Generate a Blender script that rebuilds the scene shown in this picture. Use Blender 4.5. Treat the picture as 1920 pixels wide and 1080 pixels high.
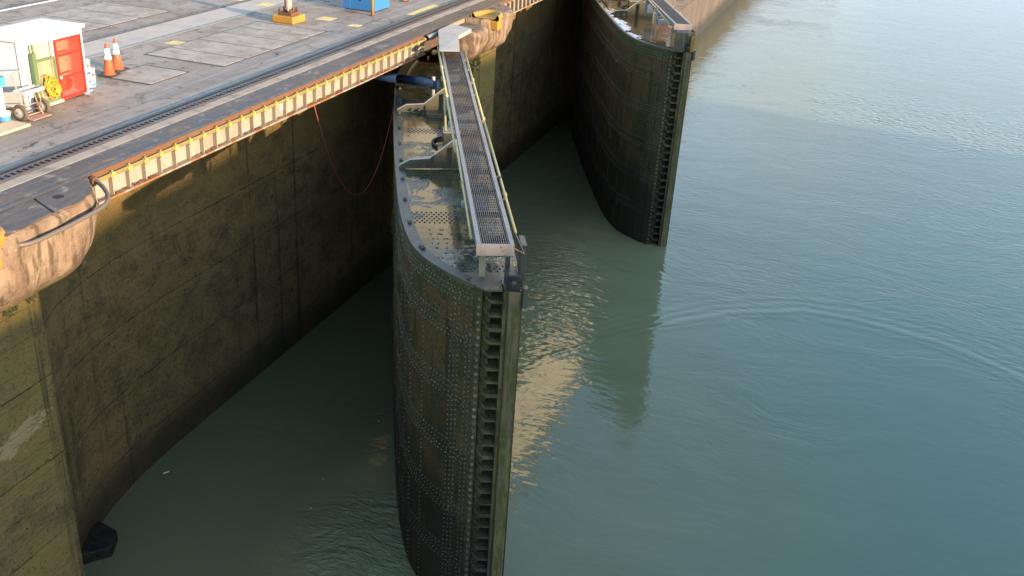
import bpy, bmesh, math, random
from mathutils import Vector, Matrix, noise
random.seed(7)
S = bpy.context.scene
for o in list(bpy.data.objects): bpy.data.objects.remove(o)
COL = S.collection
R = math.radians

# ------------------------------------------------------------------ camera
cam_d = bpy.data.cameras.new("camera")
cam_d.lens = 35.0; cam_d.sensor_width = 36.0; cam_d.clip_start = 0.1; cam_d.clip_end = 3000
cam = bpy.data.objects.new("camera", cam_d); COL.objects.link(cam)
def cam_axes():
    f = 1867.0
    d = Vector((-248.0, 3868.0, f)).normalized()                 # world down, seen from the camera
    vy = (-f * f + 248 * 740) / 3868.0
    y = Vector((740.0, vy, f)).normalized()                      # world +Y, seen from the camera
    up = -d
    x = y.cross(up)
    return x, y, up
ax, ay, au = cam_axes()
rgt = Vector((ax.x, ay.x, au.x)); dwn = Vector((ax.y, ay.y, au.y)); fwd = Vector((ax.z, ay.z, au.z))
m = Matrix((rgt, -dwn, -fwd)).transposed().to_4x4()
m.translation = Vector((0, 0, 7.5))
cam.matrix_world = m
S.camera = cam

# ------------------------------------------------------------------ world, sun, exposure
SUN_EL, SUN_AZ = R(10.0), R(-14.0)        # azimuth from +X towards +Y
sd = Vector((math.cos(SUN_EL) * math.cos(SUN_AZ), math.cos(SUN_EL) * math.sin(SUN_AZ), math.sin(SUN_EL)))
W = bpy.data.worlds.new("World"); S.world = W; W.use_nodes = True
wn, wl = W.node_tree.nodes, W.node_tree.links
wn.clear()
w_out = wn.new("ShaderNodeOutputWorld"); w_bg = wn.new("ShaderNodeBackground")
sky = wn.new("ShaderNodeTexSky"); sky.sky_type = 'NISHITA'; sky.sun_disc = False
sky.sun_elevation = SUN_EL; sky.sun_rotation = math.pi / 2 - SUN_AZ
sky.air_density = 1.0; sky.dust_density = 0.6; sky.ozone_density = 1.5
SKY_STR = 0.14
w_bg.inputs[1].default_value = SKY_STR
tc = wn.new("ShaderNodeTexCoord")
sep = wn.new("ShaderNodeSeparateXYZ"); wl.new(tc.outputs["Generated"], sep.inputs[0])
def wm(op, a, b=None, clamp=False):
    n = wn.new("ShaderNodeMath"); n.operation = op; n.use_clamp = clamp
    for i, v in enumerate((a, b)):
        if v is None: continue
        if isinstance(v, (int, float)): n.inputs[i].default_value = v
        else: wl.new(v, n.inputs[i])
    return n.outputs[0]
zz = wm('MAXIMUM', sep.outputs[2], 0.02)
inv = wm('DIVIDE', 1.0, wm('ADD', zz, 0.12))
cmb = wn.new("ShaderNodeCombineXYZ")
wl.new(wm('MULTIPLY', sep.outputs[0], inv), cmb.inputs[0]); wl.new(wm('MULTIPLY', sep.outputs[1], inv), cmb.inputs[1])
cl = wn.new("ShaderNodeTexNoise"); cl.inputs["Scale"].default_value = 1.15; cl.inputs["Detail"].default_value = 7; cl.inputs["Roughness"].default_value = 0.55
cl.inputs["Distortion"].default_value = 0.4
wl.new(cmb.outputs[0], cl.inputs["Vector"])
# more cloud low over the horizon, open blue higher up
bias = wm('MULTIPLY', wm('SUBTRACT', 0.42, zz), 1.15)
cov = wm('ADD', cl.outputs[0], bias)
mr = wn.new("ShaderNodeMapRange"); mr.interpolation_type = 'SMOOTHSTEP'
wl.new(cov, mr.inputs[0]); mr.inputs[1].default_value = 0.50; mr.inputs[2].default_value = 0.74
mixc = wn.new("ShaderNodeMix"); mixc.data_type = 'RGBA'
wl.new(mr.outputs[0], mixc.inputs[0])
gain = wn.new("ShaderNodeMix"); gain.data_type = 'RGBA'; gain.blend_type = 'MULTIPLY'; gain.inputs[0].default_value = 1.0
wl.new(sky.outputs[0], gain.inputs[6]); gain.inputs[7].default_value = (1.56, 1.56, 1.50, 1)
wl.new(gain.outputs[2], mixc.inputs[6]); mixc.inputs[7].default_value = (1.9, 2.2, 2.6, 1)
wl.new(mixc.outputs[2], w_bg.inputs[0]); wl.new(w_bg.outputs[0], w_out.inputs[0])

sun_d = bpy.data.lights.new("sun", 'SUN'); sun_d.energy = 4.0; sun_d.angle = R(0.9); sun_d.color = (1.0, 0.74, 0.48)
sun = bpy.data.objects.new("sun", sun_d); COL.objects.link(sun)
sun.rotation_euler = sd.to_track_quat('Z', 'Y').to_euler()
S.view_settings.view_transform = 'Standard'; S.view_settings.look = 'None'
S.view_settings.exposure = 2.24; S.view_settings.gamma = 1.0
S.cycles.use_denoising = True
S.cycles.max_bounces = 6; S.cycles.diffuse_bounces = 3; S.cycles.glossy_bounces = 3; S.cycles.transparent_max_bounces = 8
S.cycles.caustics_reflective = False; S.cycles.caustics_refractive = False

WATER_Z = -10.9; EDGE = -14.8

# ------------------------------------------------------------------ node helper
class NT:
    def __init__(s, name):
        s.m = bpy.data.materials.new(name); s.m.use_nodes = True
        s.t = s.m.node_tree; s.n = s.t.nodes; s.l = s.t.links
        s.n.clear()
        s.out = s.n.new("ShaderNodeOutputMaterial"); s.b = s.n.new("ShaderNodeBsdfPrincipled")
        s.l.new(s.b.outputs[0], s.out.inputs[0])
        s._pos = None
    def put(s, v, sock):
        if isinstance(v, (int, float)): sock.default_value = v
        elif isinstance(v, (tuple, list)): sock.default_value = (*v, 1) if len(v) == 3 and len(sock.default_value) == 4 else v
        else: s.l.new(v, sock)
    def pos(s, obj=False):
        if obj:
            return s.n.new("ShaderNodeTexCoord").outputs["Object"]
        return s.n.new("ShaderNodeNewGeometry").outputs["Position"]
    def xyz(s, v):
        n = s.n.new("ShaderNodeSeparateXYZ"); s.l.new(v, n.inputs[0]); return n.outputs
    def vec(s, x, y, z):
        n = s.n.new("ShaderNodeCombineXYZ")
        for i, v in enumerate((x, y, z)): s.put(v, n.inputs[i])
        return n.outputs[0]
    def scl(s, v, k):
        n = s.n.new("ShaderNodeVectorMath"); n.operation = 'MULTIPLY'; s.l.new(v, n.inputs[0]); n.inputs[1].default_value = k; return n.outputs[0]
    def addv(s, a, b):
        n = s.n.new("ShaderNodeVectorMath"); n.operation = 'ADD'; s.l.new(a, n.inputs[0]); s.l.new(b, n.inputs[1]); return n.outputs[0]
    def noise(s, v, scale, detail=4, rough=0.55, dist=0.0, col=False):
        n = s.n.new("ShaderNodeTexNoise"); s.l.new(v, n.inputs["Vector"])
        n.inputs["Scale"].default_value = scale; n.inputs["Detail"].default_value = detail
        n.inputs["Roughness"].default_value = rough; n.inputs["Distortion"].default_value = dist
        return n.outputs[1 if col else 0]
    def voro(s, v, scale, feature='F1'):
        n = s.n.new("ShaderNodeTexVoronoi"); n.feature = feature; s.l.new(v, n.inputs["Vector"]); n.inputs["Scale"].default_value = scale
        return n.outputs[0]
    def math(s, op, a, b=0.0, c=None, clamp=False):
        n = s.n.new("ShaderNodeMath"); n.operation = op; n.use_clamp = clamp
        s.put(a, n.inputs[0]); s.put(b, n.inputs[1])
        if c is not None: s.put(c, n.inputs[2])
        return n.outputs[0]
    def mul(s, a, b): return s.math('MULTIPLY', a, b)
    def add(s, a, b): return s.math('ADD', a, b)
    def sub(s, a, b): return s.math('SUBTRACT', a, b)
    def rng(s, v, a, b, c=0.0, d=1.0, smooth=True):
        n = s.n.new("ShaderNodeMapRange"); n.interpolation_type = 'SMOOTHSTEP' if smooth else 'LINEAR'
        s.put(v, n.inputs[0])
        for i, k in enumerate((a, b, c, d)): n.inputs[i + 1].default_value = k
        return n.outputs[0]
    def mix(s, f, a, b, mode='MIX'):
        n = s.n.new("ShaderNodeMix"); n.data_type = 'RGBA'; n.blend_type = mode
        s.put(f, n.inputs[0]); s.put(a, n.inputs[6]); s.put(b, n.inputs[7]); return n.outputs[2]
    def bump(s, h, dist=1.0, strength=1.0):
        n = s.n.new("ShaderNodeBump"); n.inputs["Strength"].default_value = strength; n.inputs["Distance"].default_value = dist
        s.l.new(h, n.inputs["Height"]); s.l.new(n.outputs[0], s.b.inputs["Normal"])
    def set(s, col=None, rough=None, metal=None, spec=None):
        if col is not None: s.put(col, s.b.inputs["Base Color"])
        if rough is not None: s.put(rough, s.b.inputs["Roughness"])
        if metal is not None: s.put(metal, s.b.inputs["Metallic"])
        if spec is not None: s.put(spec, s.b.inputs["Specular IOR Level"])
        return s.m

def painted(name, c, rust=0.35, rough=0.5, rc=(0.16, 0.065, 0.025), scale=5.0, obj=True, metal=0.0, dirt=(0.08, 0.07, 0.05), dirtk=0.4):
    t = NT(name); p = t.pos(obj)
    n1 = t.noise(p, scale, 6, 0.65); n2 = t.noise(t.scl(p, (1, 1, 0.35)), scale * 0.6, 5, 0.6)
    c1 = t.mix(t.mul(t.rng(n2, 0.45, 0.75), dirtk), c, dirt)
    c2 = t.mix(t.rng(n1, 0.72 - rust * 0.3, 0.80 - rust * 0.3), c1, rc)
    t.bump(n1, 0.004)
    return t.set(c2, t.rng(n1, 0.3, 0.8, rough - 0.08, rough + 0.2), metal, .3)

M = {}
def mk_materials():
    # --- lock wall concrete: algae, fouling, form lines every 1.95 m
    t = NT("wall_concrete"); p = t.pos(); x, y, z = t.xyz(p)
    big = t.noise(t.scl(p, (1, .5, .5)), 0.35, 4, 0.6); mid = t.noise(t.scl(p, (1, .8, 1.15)), 1.5, 7, .68)
    fine = t.noise(p, 9, 8, 0.72); spots = t.voro(t.addv(p, t.scl(t.noise(p, 3, 3, .5, 0, True), (.3, .3, .3))), 5.0)
    strk = t.noise(t.scl(p, (1.4, 1.4, 0.05)), 1.6, 5, 0.65)
    c = t.mix(t.rng(big, .35, .65), (.185, .128, .052), (.245, .150, .062))
    c = t.mix(t.rng(mid, .40, .68), c, (.115, .078, .038))
    c = t.mix(t.mul(t.rng(fine, .50, .68), .55), c, (.120, .088, .046))
    c = t.mix(t.mul(t.rng(fine, .48, .34), .7), c, (.022, .019, .012))
    c = t.mix(t.mul(t.rng(t.noise(p, 22, 4, .7), .62, .74), .5), c, (.16, .125, .08))
    c = t.mix(t.mul(t.rng(spots, .16, .08), t.rng(mid, .50, .62)), c, (.016, .017, .013))
    # pier faces painted as better lit; olive-ochre algae band under the coping, browner below
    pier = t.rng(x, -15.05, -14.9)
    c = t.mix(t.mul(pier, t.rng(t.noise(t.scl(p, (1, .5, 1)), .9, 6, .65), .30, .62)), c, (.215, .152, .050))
    c = t.mix(t.mul(t.rng(t.noise(t.scl(p, (1, .30, 3.2)), 3.0, 6, .7), .54, .68), .28), c, (.040, .034, .021))
    grit = t.noise(p, 6.5, 8, .78)
    c = t.mix(t.mul(t.rng(grit, .53, .62), .42), c, (.145, .105, .050))
    c = t.mix(t.mul(t.rng(grit, .46, .37), .50), c, (.026, .022, .013))
    pits = t.voro(t.addv(p, t.scl(t.noise(p, 4, 3, .5, 0, True), (.25, .25, .25))), 7.0)
    c = t.mix(t.mul(t.rng(pits, .17, .10), t.rng(mid, .46, .56)), c, (.014, .013, .010))
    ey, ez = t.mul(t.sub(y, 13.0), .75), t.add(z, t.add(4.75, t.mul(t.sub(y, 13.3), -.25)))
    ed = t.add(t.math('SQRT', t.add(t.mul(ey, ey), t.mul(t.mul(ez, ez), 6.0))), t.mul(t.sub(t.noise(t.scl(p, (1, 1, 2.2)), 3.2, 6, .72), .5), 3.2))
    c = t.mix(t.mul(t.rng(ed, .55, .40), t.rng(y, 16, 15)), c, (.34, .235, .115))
    ochre = t.mul(t.rng(t.add(z, t.mul(t.sub(big, .5), 2.6)), -5.0, -1.6), t.rng(t.noise(p, .9, 5, .6), .30, .62))
    c = t.mix(t.mul(ochre, .75), c, (.20, .145, .045))
    c = t.mix(t.mul(t.rng(strk, .56, .70), .65), c, (.028, .025, .018))
    fw_ = t.rng(y, 63.0, 66.0)
    vs = t.noise(t.scl(p, (1.2, 1.2, .10)), 1.3, 7, .7)
    c = t.mix(fw_, c, t.mix(t.rng(vs, .38, .62), (.098, .088, .080), t.mix(t.rng(fine, .4, .6), (.044, .036, .031), (.085, .070, .060))))
    # pale scars where coating flaked off
    sc = t.mul(t.rng(t.noise(t.scl(p, (1, .55, 1.9)), .55, 6, .62), .685, .71), t.rng(z, -7.5, -5.5))
    c = t.mix(sc, c, (.30, .21, .10))
    zl = t.math('ABSOLUTE', t.sub(t.math('FRACT', t.math('DIVIDE', t.add(t.add(z, 40.0), t.mul(t.sub(mid, .5), .05)), 1.95)), .5128))
    line = t.rng(zl, .014, .004)
    c = t.mix(t.mul(t.mul(line, t.rng(mid, .40, .56)), .6), c, (.030, .024, .016))
    c = t.mix(t.mul(t.rng(t.math('ABSOLUTE', t.sub(zl, .022)), .008, .003), t.mul(t.rng(mid, .46, .58), .5)), c, (.17, .135, .08))
    zl2 = t.math('ABSOLUTE', t.sub(t.math('FRACT', t.math('DIVIDE', t.add(z, 40.2), .65)), .5))
    yl = t.math('ABSOLUTE', t.sub(t.math('FRACT', t.math('DIVIDE', t.add(y, t.mul(t.sub(mid, .5), .12)), 22.6)), .261))
    vline = t.rng(yl, .0022, .0008)
    c = t.mix(t.mul(vline, .55), c, (.02, .018, .013))
    wet = t.rng(t.add(z, t.mul(t.sub(mid, .5), 1.2)), -9.2, -10.4)
    c = t.mix(t.mul(wet, .75), c, (.018, .018, .014))
    h = t.add(t.mul(fine, .035), t.add(t.mul(mid, .12), t.mul(t.noise(p, 28, 4, .7), .022)))
    h = t.sub(h, t.add(t.mul(line, .03), t.add(t.add(t.mul(t.rng(pits, .17, .08), .03), t.add(t.mul(grit, .05), t.mul(t.rng(zl2, .04, .01), .012))), t.mul(vline, .05))))
    t.bump(h, 1.0, .9)
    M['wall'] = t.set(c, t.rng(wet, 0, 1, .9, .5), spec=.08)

    # --- coping lumps: pale orange-tan concrete
    t = NT("coping_concrete"); p = t.pos(); x, y, z = t.xyz(p)
    n1 = t.noise(p, 1.6, 6, .62); n2 = t.noise(t.scl(p, (1.5, 1.5, .4)), 2.6, 5, .62); f = t.noise(p, 18, 5, .7)
    c = t.mix(t.rng(n1, .35, .65), (.175, .126, .084), (.120, .080, .050))
    c = t.mix(t.mul(t.rng(n2, .46, .62), .9), c, (.048, .032, .020))
    c = t.mix(t.rng(f, .60, .72), c, (.26, .20, .145))
    ck = t.voro(t.addv(p, t.scl(t.noise(p, 2, 4, .6, 0, True), (.7, .7, .7))), 1.1, 'DISTANCE_TO_EDGE')
    c = t.mix(t.mul(t.rng(ck, .006, .002), t.mul(t.rng(n1, .54, .62), .6)), c, (.05, .036, .024))
    alg = t.rng(t.add(z, t.mul(t.sub(n1, .5), .9)), -1.35, -1.70)
    c = t.mix(alg, c, (.13, .115, .03))
    t.bump(t.add(t.mul(n1, .12), t.add(t.mul(f, .022), t.mul(t.rng(ck, .02, .0), -.006))), 1.0)
    M['coping'] = t.set(c, .85, spec=.3)

    # --- deck concrete, worn grey-brown
    t = NT("deck_concrete"); p = t.pos(); x, y, z = t.xyz(p)
    n1 = t.noise(p, .30, 5, .62, .3); n2 = t.noise(p, 1.5, 7, .66); f = t.noise(p, 14, 6, .72); st = t.noise(t.scl(p, (2.2, .10, 1)), 1.5, 7, .7)
    c = t.mix(t.rng(n1, .38, .64), (0.191, 0.143, 0.103), (0.239, 0.191, 0.148))
    c = t.mix(t.mul(t.rng(n2, .48, .68), .7), c, (0.096, 0.076, 0.058))
    c = t.mix(t.mul(t.rng(t.noise(p, 1.1, 7, .7, 1.0), .58, .66), .5), c, (0.254, 0.212, 0.171))
    # traffic strip beside the track: greyer, streaked along the rails
    lane = t.mul(t.rng(t.add(x, t.mul(t.sub(n2, .5), .8)), -18.6, -17.6), t.rng(x, -16.0, -16.6))
    c = t.mix(t.mul(lane, .85), c, t.mix(t.rng(st, .38, .64), (0.138, 0.118, 0.102), (0.232, 0.201, 0.171)))
    c = t.mix(t.mul(t.rng(t.noise(p, .8, 6, .65, .8), .60, .70), .75), c, (0.054, 0.044, 0.035))
    c = t.mix(t.mul(t.rng(f, .58, .70), .55), c, (0.284, 0.241, 0.195))
    c = t.mix(t.mul(t.rng(f, .42, .30), .6), c, (0.052, 0.042, 0.032))
    oil = t.mul(t.rng(t.noise(p, .55, 7, .72, 1.4), .575, .64), .6)
    c = t.mix(oil, c, (.045, .038, .033))
    dr = t.voro(t.addv(p, t.scl(t.noise(p, 5, 3, .5, 0, True), (.2, .2, 0))), 1.6)
    c = t.mix(t.mul(t.rng(dr, .10, .05), .7), c, (.040, .034, .030))
    ck = t.voro(t.addv(p, t.scl(t.noise(p, 1.2, 4, .6, 0, True), (1.2, 1.2, 0))), .42, 'DISTANCE_TO_EDGE')
    crk = t.mul(t.rng(ck, .007, .002), t.rng(n2, .46, .56))
    c = t.mix(t.mul(crk, .8), c, (0.023, 0.018, 0.014))
    t.bump(t.sub(t.add(t.mul(n2, .03), t.mul(f, .010)), t.mul(crk, .02)), 1.0)
    M['deck'] = t.set(c, t.rng(n2, .3, .7, .6, .85), spec=.3)

    t = NT("slab_concrete"); p = t.pos()
    n1 = t.noise(p, 1.2, 6, .66, .4); f = t.noise(p, 15, 6, .7)
    c = t.mix(t.rng(n1, .38, .62), (0.217, 0.174, 0.132), (0.291, 0.244, 0.197))
    c = t.mix(t.mul(t.rng(t.noise(p, 2.6, 6, .7), .52, .66), .7), c, (0.112, 0.086, 0.063))
    c = t.mix(t.mul(t.rng(f, .60, .72), .5), c, (0.329, 0.285, 0.237))
    t.bump(t.add(t.mul(n1, .02), t.mul(f, .008)), 1.0)
    M['slab'] = t.set(c, .75, spec=.3)

    t = NT("seam_mortar"); p = t.pos(); f = t.noise(p, 8, 5, .7)
    M['seam'] = t.set(t.mix(t.rng(f, .4, .65), (0.026, 0.022, 0.018), (0.064, 0.052, 0.040)), .9)

    # --- dark plates between the track and the coping
    t = NT("edge_plate"); p = t.pos(); x, y, z = t.xyz(p)
    n1 = t.noise(t.scl(p, (3.0, .5, 1)), 1.4, 7, .68, .5); n2 = t.noise(p, .6, 4, .6); f = t.noise(p, 20, 4, .7)
    c = t.mix(t.rng(n1, .42, .62), (.040, .030, .025), (.115, .078, .052))
    c = t.mix(t.mul(t.rng(t.noise(t.scl(p, (1, .8, 1)), 2.4, 6, .7, .8), .54, .66), .8), c, (.21, .165, .120))
    t.bump(t.add(t.mul(n1, .012), t.mul(f, .003)), 1.0)
    M['edge_plate'] = t.set(c, t.rng(n1, .4, .7, .45, .75), spec=.22)

    # --- riveted leaf steel: black-green with algae, soaked lower down
    t = NT("leaf_steel"); p = t.pos(True); x, y, z = t.xyz(p)
    n1 = t.noise(p, .7, 5, .62); n2 = t.noise(t.scl(p, (1.3, 1.3, .25)), 2.6, 7, .66); f = t.noise(p, 16, 5, .7)
    c = t.mix(t.rng(n1, .38, .62), (.052, .047, .017), (.092, .062, .023))
    c = t.mix(t.rng(n2, .52, .68), c, (.085, .066, .030))
    c = t.mix(t.mul(t.rng(f, .54, .64), .7), c, (.085, .080, .042))
    c = t.mix(t.mul(t.rng(t.noise(t.scl(p, (1.5, 1.5, .12)), 2.2, 6, .7), .54, .66), .6), c, (.016, .019, .012))
    c = t.mix(t.mul(t.rng(t.noise(t.scl(p, (1, 1, .7)), 1.3, 5, .65), .55, .66), .65), c, (.090, .052, .022))
    c = t.mix(t.mul(t.rng(f, .47, .38), .8), c, (.010, .012, .009))
    c = t.mix(t.mul(t.rng(t.add(z, t.mul(t.sub(n1, .5), 5.0)), -4.8, -9.8), .8), c, (.014, .014, .012))
    band = t.mul(t.rng(z, -2.25, -2.0), t.rng(f, .3, .6))
    c = t.mix(t.mul(band, .75), c, (.040, .066, .018))
    t.bump(t.add(t.mul(n2, .008), t.mul(f, .006)), 1.0)
    M['leaf'] = t.set(c, t.rng(n2, .35, .65, .45, .75), spec=.14)

    t = NT("leaf_rivets"); p = t.pos(True); f = t.noise(p, 9, 4, .7)
    c = t.mix(t.rng(f, .45, .65), (.060, .058, .034), (.150, .138, .095))
    x, y, z = t.xyz(p)
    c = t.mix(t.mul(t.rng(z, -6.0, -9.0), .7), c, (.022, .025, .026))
    M['rivet'] = t.set(c, .48, spec=.38)

    # --- leaf top deck: soaked plate, puddles standing in the low spots
    t = NT("leaf_top_plate"); p = t.pos(True)
    n1 = t.noise(p, .75, 5, .6, .5); n2 = t.noise(p, 3.2, 6, .66); f = t.noise(p, 26, 4, .7)
    c = t.mix(t.rng(n2, .40, .62), (.016, .026, .017), (.060, .062, .024))
    c = t.mix(t.mul(t.rng(t.noise(p, 1.9, 6, .7, .6), .46, .60), .75), c, (.092, .050, .022))
    c = t.mix(t.mul(t.rng(f, .56, .68), .5), c, (.11, .11, .075))
    pud = t.rng(t.add(n1, t.mul(t.sub(n2, .5), .25)), .60, .52)
    t.bump(t.add(t.mul(f, t.rng(pud, 0, 1, .006, .0008)), t.mul(n2, t.rng(pud, 0, 1, .012, .0030))), 1.0)
    M['leaf_top'] = t.set(c, t.rng(pud, 0, 1, .30, .05), spec=.6)

    t = NT("leaf_margin"); p = t.pos(True); n = t.noise(p, 3, 6, .66); f = t.noise(p, 22, 4, .7)
    c = t.mix(t.rng(n, .4, .62), (.022, .026, .021), (.056, .052, .038)); c = t.mix(t.rng(f, .55, .7), c, (.055, .058, .042))
    t.bump(t.mul(n, .01), 1.0); M['margin'] = t.set(c, .35, spec=.35)

    t = NT("mossy_timber"); p = t.pos(True); x, y, z = t.xyz(p)
    n = t.noise(t.scl(p, (6, 6, .5)), 2.2, 6, .66); b = t.noise(t.scl(p, (2, 2, .6)), 2.6, 7, .70); f = t.noise(p, 20, 4, .7)
    c = t.mix(t.rng(n, .4, .62), (.135, .110, .058), (.085, .066, .034))
    c = t.mix(t.rng(b, .46, .60), c, (.066, .072, .022))
    c = t.mix(t.mul(t.rng(f, .6, .72), .6), c, (.18, .15, .10))
    c = t.mix(t.rng(t.add(z, t.mul(b, 1.0)), -1.55, -1.25), c, (.17, .115, .070))
    t.bump(t.add(t.mul(n, .02), t.mul(f, .006)), 1.0); M['timber'] = t.set(c, .8, spec=.12)

    t = NT("tip_steel"); p = t.pos(True); n = t.noise(t.scl(p, (1, 1, .6)), 3.5, 6, .68); x, y, z = t.xyz(p)
    c = t.mix(t.rng(n, .42, .62), (.100, .088, .038), (.050, .044, .022))
    c = t.mix(t.rng(t.noise(p, 7, 5, .7), .60, .70), c, (.13, .055, .025))
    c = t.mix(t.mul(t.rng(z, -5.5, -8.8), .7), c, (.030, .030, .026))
    t.bump(t.mul(n, .02), 1.0); M['tip'] = t.set(c, .6, spec=.15)

    t = NT("dark_wet_timber"); p = t.pos(); n = t.noise(t.scl(p, (1, 1, 2)), 4, 7, .7)
    t.bump(t.mul(n, .035), 1.0); M['wet_timber'] = t.set(t.mix(t.rng(n, .42, .62), (.007, .008, .009), (.024, .018, .011)), .5, spec=.2)

    # --- metal colours
    M['galv'] = painted("galvanised_channel", (.175, .165, .16), rust=.10, rough=.42, scale=4, dirt=(.20, .18, .16), dirtk=.8)
    M['pipe_grey'] = painted("brown_grey_pipe", (.085, .068, .058), rust=.4, rough=.5, scale=4, rc=(.075, .045, .028))
    M['grate'] = painted("grating_bars", (.078, .060, .050), rust=.30, rough=.45, scale=3, rc=(.12, .075, .045))
    M['void'] = painted("grating_shadow_board", (.018, .018, .019), rust=.0, rough=.7)
    M['endplate'] = painted("end_plate_paint", (0.245, 0.209, 0.180), rust=.42, rough=.5, scale=6, rc=(0.173, 0.072, 0.032))
    M['yellow_pipe'] = painted("faded_yellow_rail", (0.352, 0.304, 0.128), rust=.30, rough=.5, scale=7, rc=(0.216, 0.184, 0.136), dirt=(0.232, 0.224, 0.168), dirtk=.8)
    M['cream'] = painted("cream_girder_paint", (0.199, 0.176, 0.146), rust=.47, rough=.55, scale=3.2, obj=False, rc=(0.265, 0.139, 0.073), dirt=(0.126, 0.103, 0.073), dirtk=.95)
    M['cream_rib'] = painted("cream_rib_paint", (0.214, 0.184, 0.138), rust=.35, rough=.55, scale=4.2, obj=False, rc=(0.275, 0.131, 0.061), dirt=(0.146, 0.119, 0.080), dirtk=.9)
    M['ledge'] = painted("rusty_ledge", (0.200, 0.160, 0.120), rust=.85, rough=.7, scale=2.4, obj=False, rc=(0.160, 0.068, 0.028), dirt=(0.152, 0.140, 0.120), dirtk=.8)
    M['rust'] = painted("red_brown_rust", (0.092, 0.042, 0.021), rust=.5, rough=.75, scale=5, obj=False, rc=(0.128, 0.060, 0.028))
    M['conduit'] = painted("yellow_conduit", (0.255, 0.195, 0.056), rust=.18, rough=.5, scale=7, obj=False, rc=(0.225, 0.165, 0.060))
    M['conduit_pipe'] = painted("olive_conduit_pipe", (.15, .125, .045), rust=.25, rough=.5, scale=7, obj=False, rc=(.14, .10, .05))
    M['rail'] = painted("rail_steel", (.060, .048, .042), rust=.55, rough=.45, scale=4, obj=False, rc=(.12, .050, .024), metal=.2)
    M['rail_shine'] = painted("worn_rail_head", (.075, .10, .125), rust=.15, rough=.38, scale=4, obj=False, metal=.7)
    M['rail_head'] = painted("bright_rail_head", (.30, .33, .36), rust=.1, rough=.35, scale=4, obj=False)
    M['rack'] = painted("rack_steel", (.030, .036, .048), rust=.05, rough=.38, scale=4, obj=False)
    M['slot'] = painted("rack_slot", (.006, .006, .008), rust=.0, rough=.8, obj=False)
    M['kerb'] = painted("kerb_concrete", (.27, .215, .165), rust=.25, rough=.8, scale=3, obj=False, rc=(.12, .085, .06), dirt=(.12, .10, .085), dirtk=.9)
    M['pale_strip'] = painted("pale_strip_concrete", (.33, .28, .235), rust=.20, rough=.8, scale=2.2, obj=False, rc=(.24, .19, .15), dirt=(.24, .205, .175), dirtk=.9)
    M['teal_edge'] = painted("painted_steel_edge", (.13, .14, .135), rust=.35, rough=.5, scale=6, obj=False, rc=(.13, .11, .09))
    M['mark'] = painted("worn_yellow_paint", (0.510, 0.383, 0.145), rust=.42, rough=.7, scale=5, obj=False, rc=(0.170, 0.136, 0.093))
    M['yellow'] = painted("bright_yellow_paint", (0.300, 0.150, 0.019), rust=.12, rough=.5, scale=5, rc=(0.345, 0.203, 0.060))
    M['white'] = painted("white_paint", (0.561, 0.544, 0.518), rust=.02, rough=.45, scale=4, rc=(0.510, 0.468, 0.425), dirt=(0.561, 0.535, 0.493), dirtk=.5)
    M['inner'] = painted("cream_cabinet_inside", (0.391, 0.306, 0.212), rust=.0, rough=.6, scale=4)
    M['red'] = painted("red_door_paint", (0.425, 0.019, 0.014), rust=.04, rough=.45, scale=6, rc=(0.340, 0.043, 0.025), dirt=(0.425, 0.034, 0.025), dirtk=.5)
    M['green'] = painted("green_door_paint", (0.072, 0.124, 0.055), rust=.08, rough=.5, scale=6)
    M['green_mesh'] = painted("green_wire_mesh", (0.336, 0.288, 0.160), rust=.0, rough=.5, scale=6)
    M['dark_green'] = painted("dark_green_bar", (.055, .10, .055), rust=.10, rough=.5, scale=6)
    M['hose_yellow'] = painted("yellow_hose", (0.352, 0.216, 0.020), rust=.0, rough=.45)
    M['hose_dark'] = painted("dark_red_hose", (.15, .018, .018), rust=.0, rough=.5)
    M['blue'] = painted("blue_paint", (0.024, 0.120, 0.288), rust=.06, rough=.42, scale=6, rc=(0.200, 0.256, 0.320), dirt=(0.032, 0.104, 0.224), dirtk=.6)
    M['lid_blue'] = painted("blue_plastic", (.045, .20, .42), rust=.0, rough=.4, dirtk=.3)
    M['navy'] = painted("navy_strut_paint", (.010, .024, .058), rust=.06, rough=.28, scale=4, rc=(.012, .015, .02), dirt=(.006, .010, .015), dirtk=.8)
    M['bluegrey'] = painted("blue_grey_bracket", (.075, .125, .19), rust=.12, rough=.45, scale=5, rc=(.16, .10, .06))
    M['orange'] = painted("cone_orange", (0.413, 0.060, 0.015), rust=.0, rough=.5, dirt=(0.450, 0.090, 0.030), dirtk=.5)
    M['reflective'] = painted("reflective_white", (.82, .82, .82), rust=.0, rough=.35, dirtk=.1)
    M['rubber'] = painted("black_rubber", (.030, .028, .026), rust=.05, rough=.75, scale=6, rc=(.09, .07, .05))
    M['tyre'] = painted("dusty_tyre", (.075, .058, .043), rust=.1, rough=.8, scale=9, rc=(.14, .10, .07))
    M['hub'] = painted("dusty_hub", (0.352, 0.320, 0.272), rust=.15, rough=.5, scale=9, rc=(0.176, 0.128, 0.080))
    M['truck_frame'] = painted("rusty_pink_frame", (0.336, 0.200, 0.152), rust=.35, rough=.55, scale=9, rc=(0.160, 0.072, 0.040))
    M['tray'] = painted("grey_tray", (0.368, 0.344, 0.320), rust=.12, rough=.4, scale=7, rc=(0.200, 0.144, 0.112))
    M['blue_label'] = painted("blue_print", (.03, .07, .36), rust=.0, rough=.5, dirtk=0)
    M['teal_label'] = painted("teal_print", (.03, .32, .45), rust=.0, rough=.5, dirtk=0)
    M['red_label'] = painted("red_print", (.65, .03, .03), rust=.0, rough=.5, dirtk=0)
    M['pole'] = painted("white_pole_paint", (0.406, 0.350, 0.308), rust=.16, rough=.5, scale=6, rc=(0.252, 0.168, 0.119))
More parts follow.
